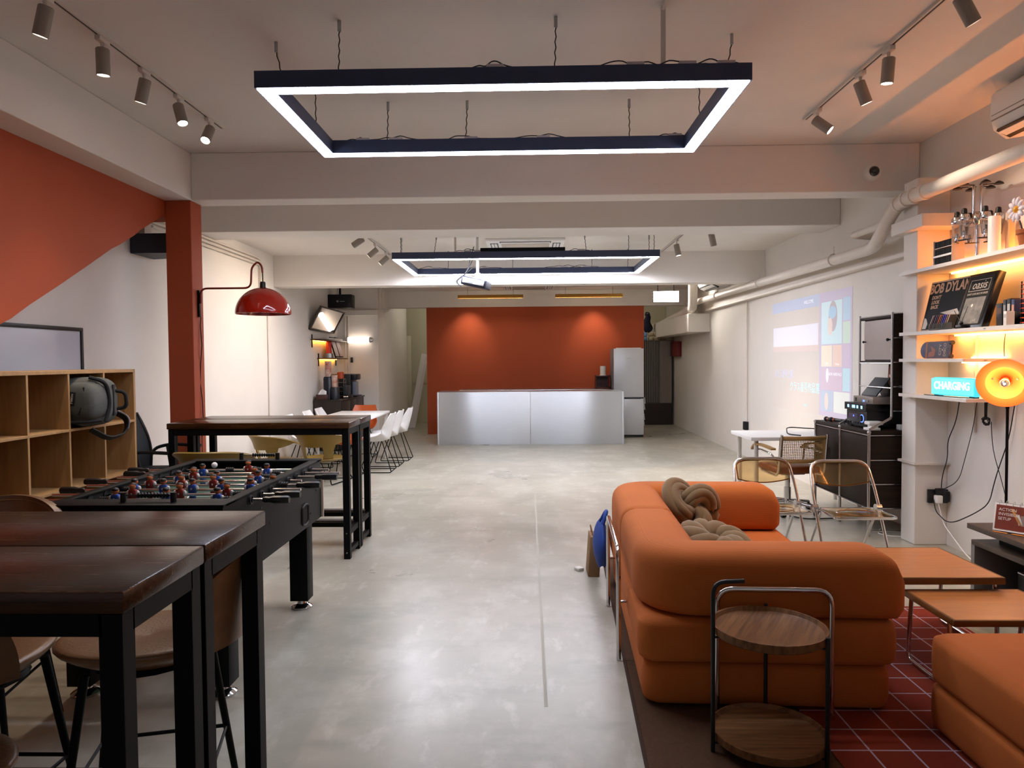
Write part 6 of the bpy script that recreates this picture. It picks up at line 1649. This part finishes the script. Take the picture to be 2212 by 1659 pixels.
# rugs
BRUG = mat('brown_rug', '#54371f', 0.95, var=0.25, vscale=60, bump=0.4, bscale=300)
t = thing('brown_rug', 'plain brown rug lying under the sofa', 'rug', (0.44, 2.7, 0), ANG)
MB().bb(0, 0.98, -1.6, 2.75, 0.0005, 0.006, 0.002, 1).build('pile', BRUG, t)
for (x0, x1, y0, y1) in ((-0.012, 0.004, -1.6, 2.75), (0, 0.98, 2.74, 2.755)):
    MB().bb(x0, x1, y0, y1, 0.0005, 0.0085, 0.003, 2).build('bound_edge', mat('rug_edge', '#3a2414', 0.9), t)
def grid_mat():
    m = mat('red_grid_rug', '#7c2609', 0.95, bump=0.4, bscale=300)
    nt = m.node_tree; b = nt.nodes['Principled BSDF']
    tc = nt.nodes.new('ShaderNodeTexCoord'); sx = nt.nodes.new('ShaderNodeSeparateXYZ')
    nt.links.new(tc.outputs['Object'], sx.inputs[0])
    outs = []
    for ax, off in ((0, 0.005), (1, 0.0)):
        a_ = nt.nodes.new('ShaderNodeMath'); a_.operation = 'ADD'; a_.inputs[1].default_value = 10.0 * 0.158 + off
        d_ = nt.nodes.new('ShaderNodeMath'); d_.operation = 'MODULO'; d_.inputs[1].default_value = 0.158
        l_ = nt.nodes.new('ShaderNodeMath'); l_.operation = 'LESS_THAN'; l_.inputs[1].default_value = 0.0075
        nt.links.new(sx.outputs[ax], a_.inputs[0]); nt.links.new(a_.outputs[0], d_.inputs[0]); nt.links.new(d_.outputs[0], l_.inputs[0])
        outs.append(l_)
    mx = nt.nodes.new('ShaderNodeMath'); mx.operation = 'MAXIMUM'
    nt.links.new(outs[0].outputs[0], mx.inputs[0]); nt.links.new(outs[1].outputs[0], mx.inputs[1])
    mix = nt.nodes.new('ShaderNodeMix'); mix.data_type = 'RGBA'
    mix.inputs[6].default_value = lin('#7c2609'); mix.inputs[7].default_value = lin('#b3a4b4')
    nt.links.new(mx.outputs[0], mix.inputs[0]); nt.links.new(mix.outputs[2], b.inputs['Base Color'])
    return m
tag(MB().bb(-0.15, 1.13, -1.2, 1.62, 0.0062, 0.0115, 0.002, 1).build('red_rug', grid_mat(), loc=(1.305, 2.734, 0)), 'red rug with a fine pale square grid beside the sofa', 'rug')

# round side table
WAL = wood('walnut', '#8f6540', '#5f3f26', 0.45, (2.0, 30, 10), 1.6, 0.03)
WAL.node_tree.nodes['Principled BSDF'].inputs['Specular IOR Level'].default_value = 0.25
t = thing('tray_table', 'round two tier walnut tray table with black legs before the sofa', 'side table', (0.925, 2.765, 0))
def tray(z, name):
    return MB().lathe([(0, z), (0.205, z), (0.213, z + 0.006), (0.215, z + 0.036), (0.209, z + 0.036), (0.200, z + 0.022), (0.196, z + 0.020), (0, z + 0.020)], 56).build(name, WAL, t, ang=30)
a = tray(0.455, 'upper_tray'); b = tray(0.045, 'lower_tray')
for o in (a,):
    o.rotation_euler = (0, 0, R(62))
LEGM = mat('blackened_steel', '#14181d', 0.4)
leg_xy = [(-0.222, -0.03), (0.165, -0.15), (0.06, 0.216)]
MB().tube(fillet([(-0.222, -0.03, 0), (-0.222, -0.03, 0.665), (-0.10, -0.015, 0.665)], 0.05, 6), 0.0085, 10).build('leg', LEGM, t)
for (x, y) in leg_xy[1:]:
    MB().cyl((x, y, 0), (x, y, 0.497), 0.0085, n=10).build('leg', LEGM, t)
for (x, y) in leg_xy:
    for z in (0.452, 0.04):
        MB().cyl((x, y, z), (x * 0.8, y * 0.8, z), 0.005, n=6).build('bracket', LEGM, t)

# nesting tables
BEECH = wood('beech_top', '#c07c42', '#ab6a36', 0.32, (1.2, 16, 10), 2.2, 0.03, coat=0.1)
BEDGE = mat('beech_edge', '#74491f', 0.4, hexb='#613c18', vscale=8)
def nest(label, x0, x1, y0, y1, z, hgt, sk=0.0):
    t = thing('nesting_table', label, 'table', ((x0 + x1) / 2, (y0 + y1) / 2, 0.0115), 0, 'pair of nesting tables by the sofa')
    a, b = (x1 - x0) / 2, (y1 - y0) / 2
    z -= 0.0115
    MB().bb(-a + 0.014, a - 0.014, -b + 0.014, b - 0.014, z - 0.02, z).build('top', BEECH, t, smooth=False)
    for (p0, p1, q0, q1) in ((-a, a, -b, -b + 0.016), (-a, a, b - 0.016, b), (-a, -a + 0.016, -b + 0.016, b - 0.016), (a - 0.016, a, -b + 0.016, b - 0.016)):
        MB().bb(p0, p1, q0, q1, z - hgt, z + 0.001, 0.006, 2).build('edge_band', BEDGE, t)
    for s in (-1, 1):
        x = s * (a + 0.004 - 0.02)
        MB().tube(fillet([(x, -b + 0.06, z - hgt - 0.004), (x, -b + 0.03, 0.012), (x, b - 0.03, 0.012), (x, b - 0.06, z - hgt - 0.004)], 0.05, 5), 0.0105, 10).build('sled_leg', CHROME, t)
    MB().cyl((-a + 0.03, b - 0.07, z - hgt - 0.006), (a - 0.03, b - 0.07, z - hgt - 0.006), 0.0095, n=8).build('cross_tube', CHROME, t)
    return t
nest('larger beech nesting table on chrome legs beside the near arm of the sofa', 1.74, 2.36, 3.57, 4.15, 0.425, 0.036)
nest('smaller beech nesting table on chrome legs, pulled out from under the larger one', 1.865, 2.44, 3.16, 3.60, 0.36, 0.030)
# ottoman
OFAB = FAB
t = thing('ottoman', 'square orange corduroy ottoman in the corner by the red rug', 'ottoman', (2.10, 2.47, 0.0115))
for (z0, z1, nm) in ((0.004, 0.19, 'lower_cushion'), (0.188, 0.385, 'upper_cushion')):
    puff(-0.47, 0.47, -0.48, 0.48, z0, z1, nm, t, 0.07, 0.006)

# lettering becomes plain mesh, so that every printed word is an object of its own
bpy.context.view_layer.update()
dg = bpy.context.evaluated_depsgraph_get()
for o in TEXTS:
    me = bpy.data.meshes.new_from_object(o.evaluated_get(dg))
    n = bpy.data.objects.new('word', me)
    COL.objects.link(n)
    n.parent = o.parent
    n.matrix_parent_inverse = o.matrix_parent_inverse.copy()
    n.matrix_basis = o.matrix_basis.copy()
    nm = o.name.split('.')[0]
    bpy.data.objects.remove(o)
    n.name = nm
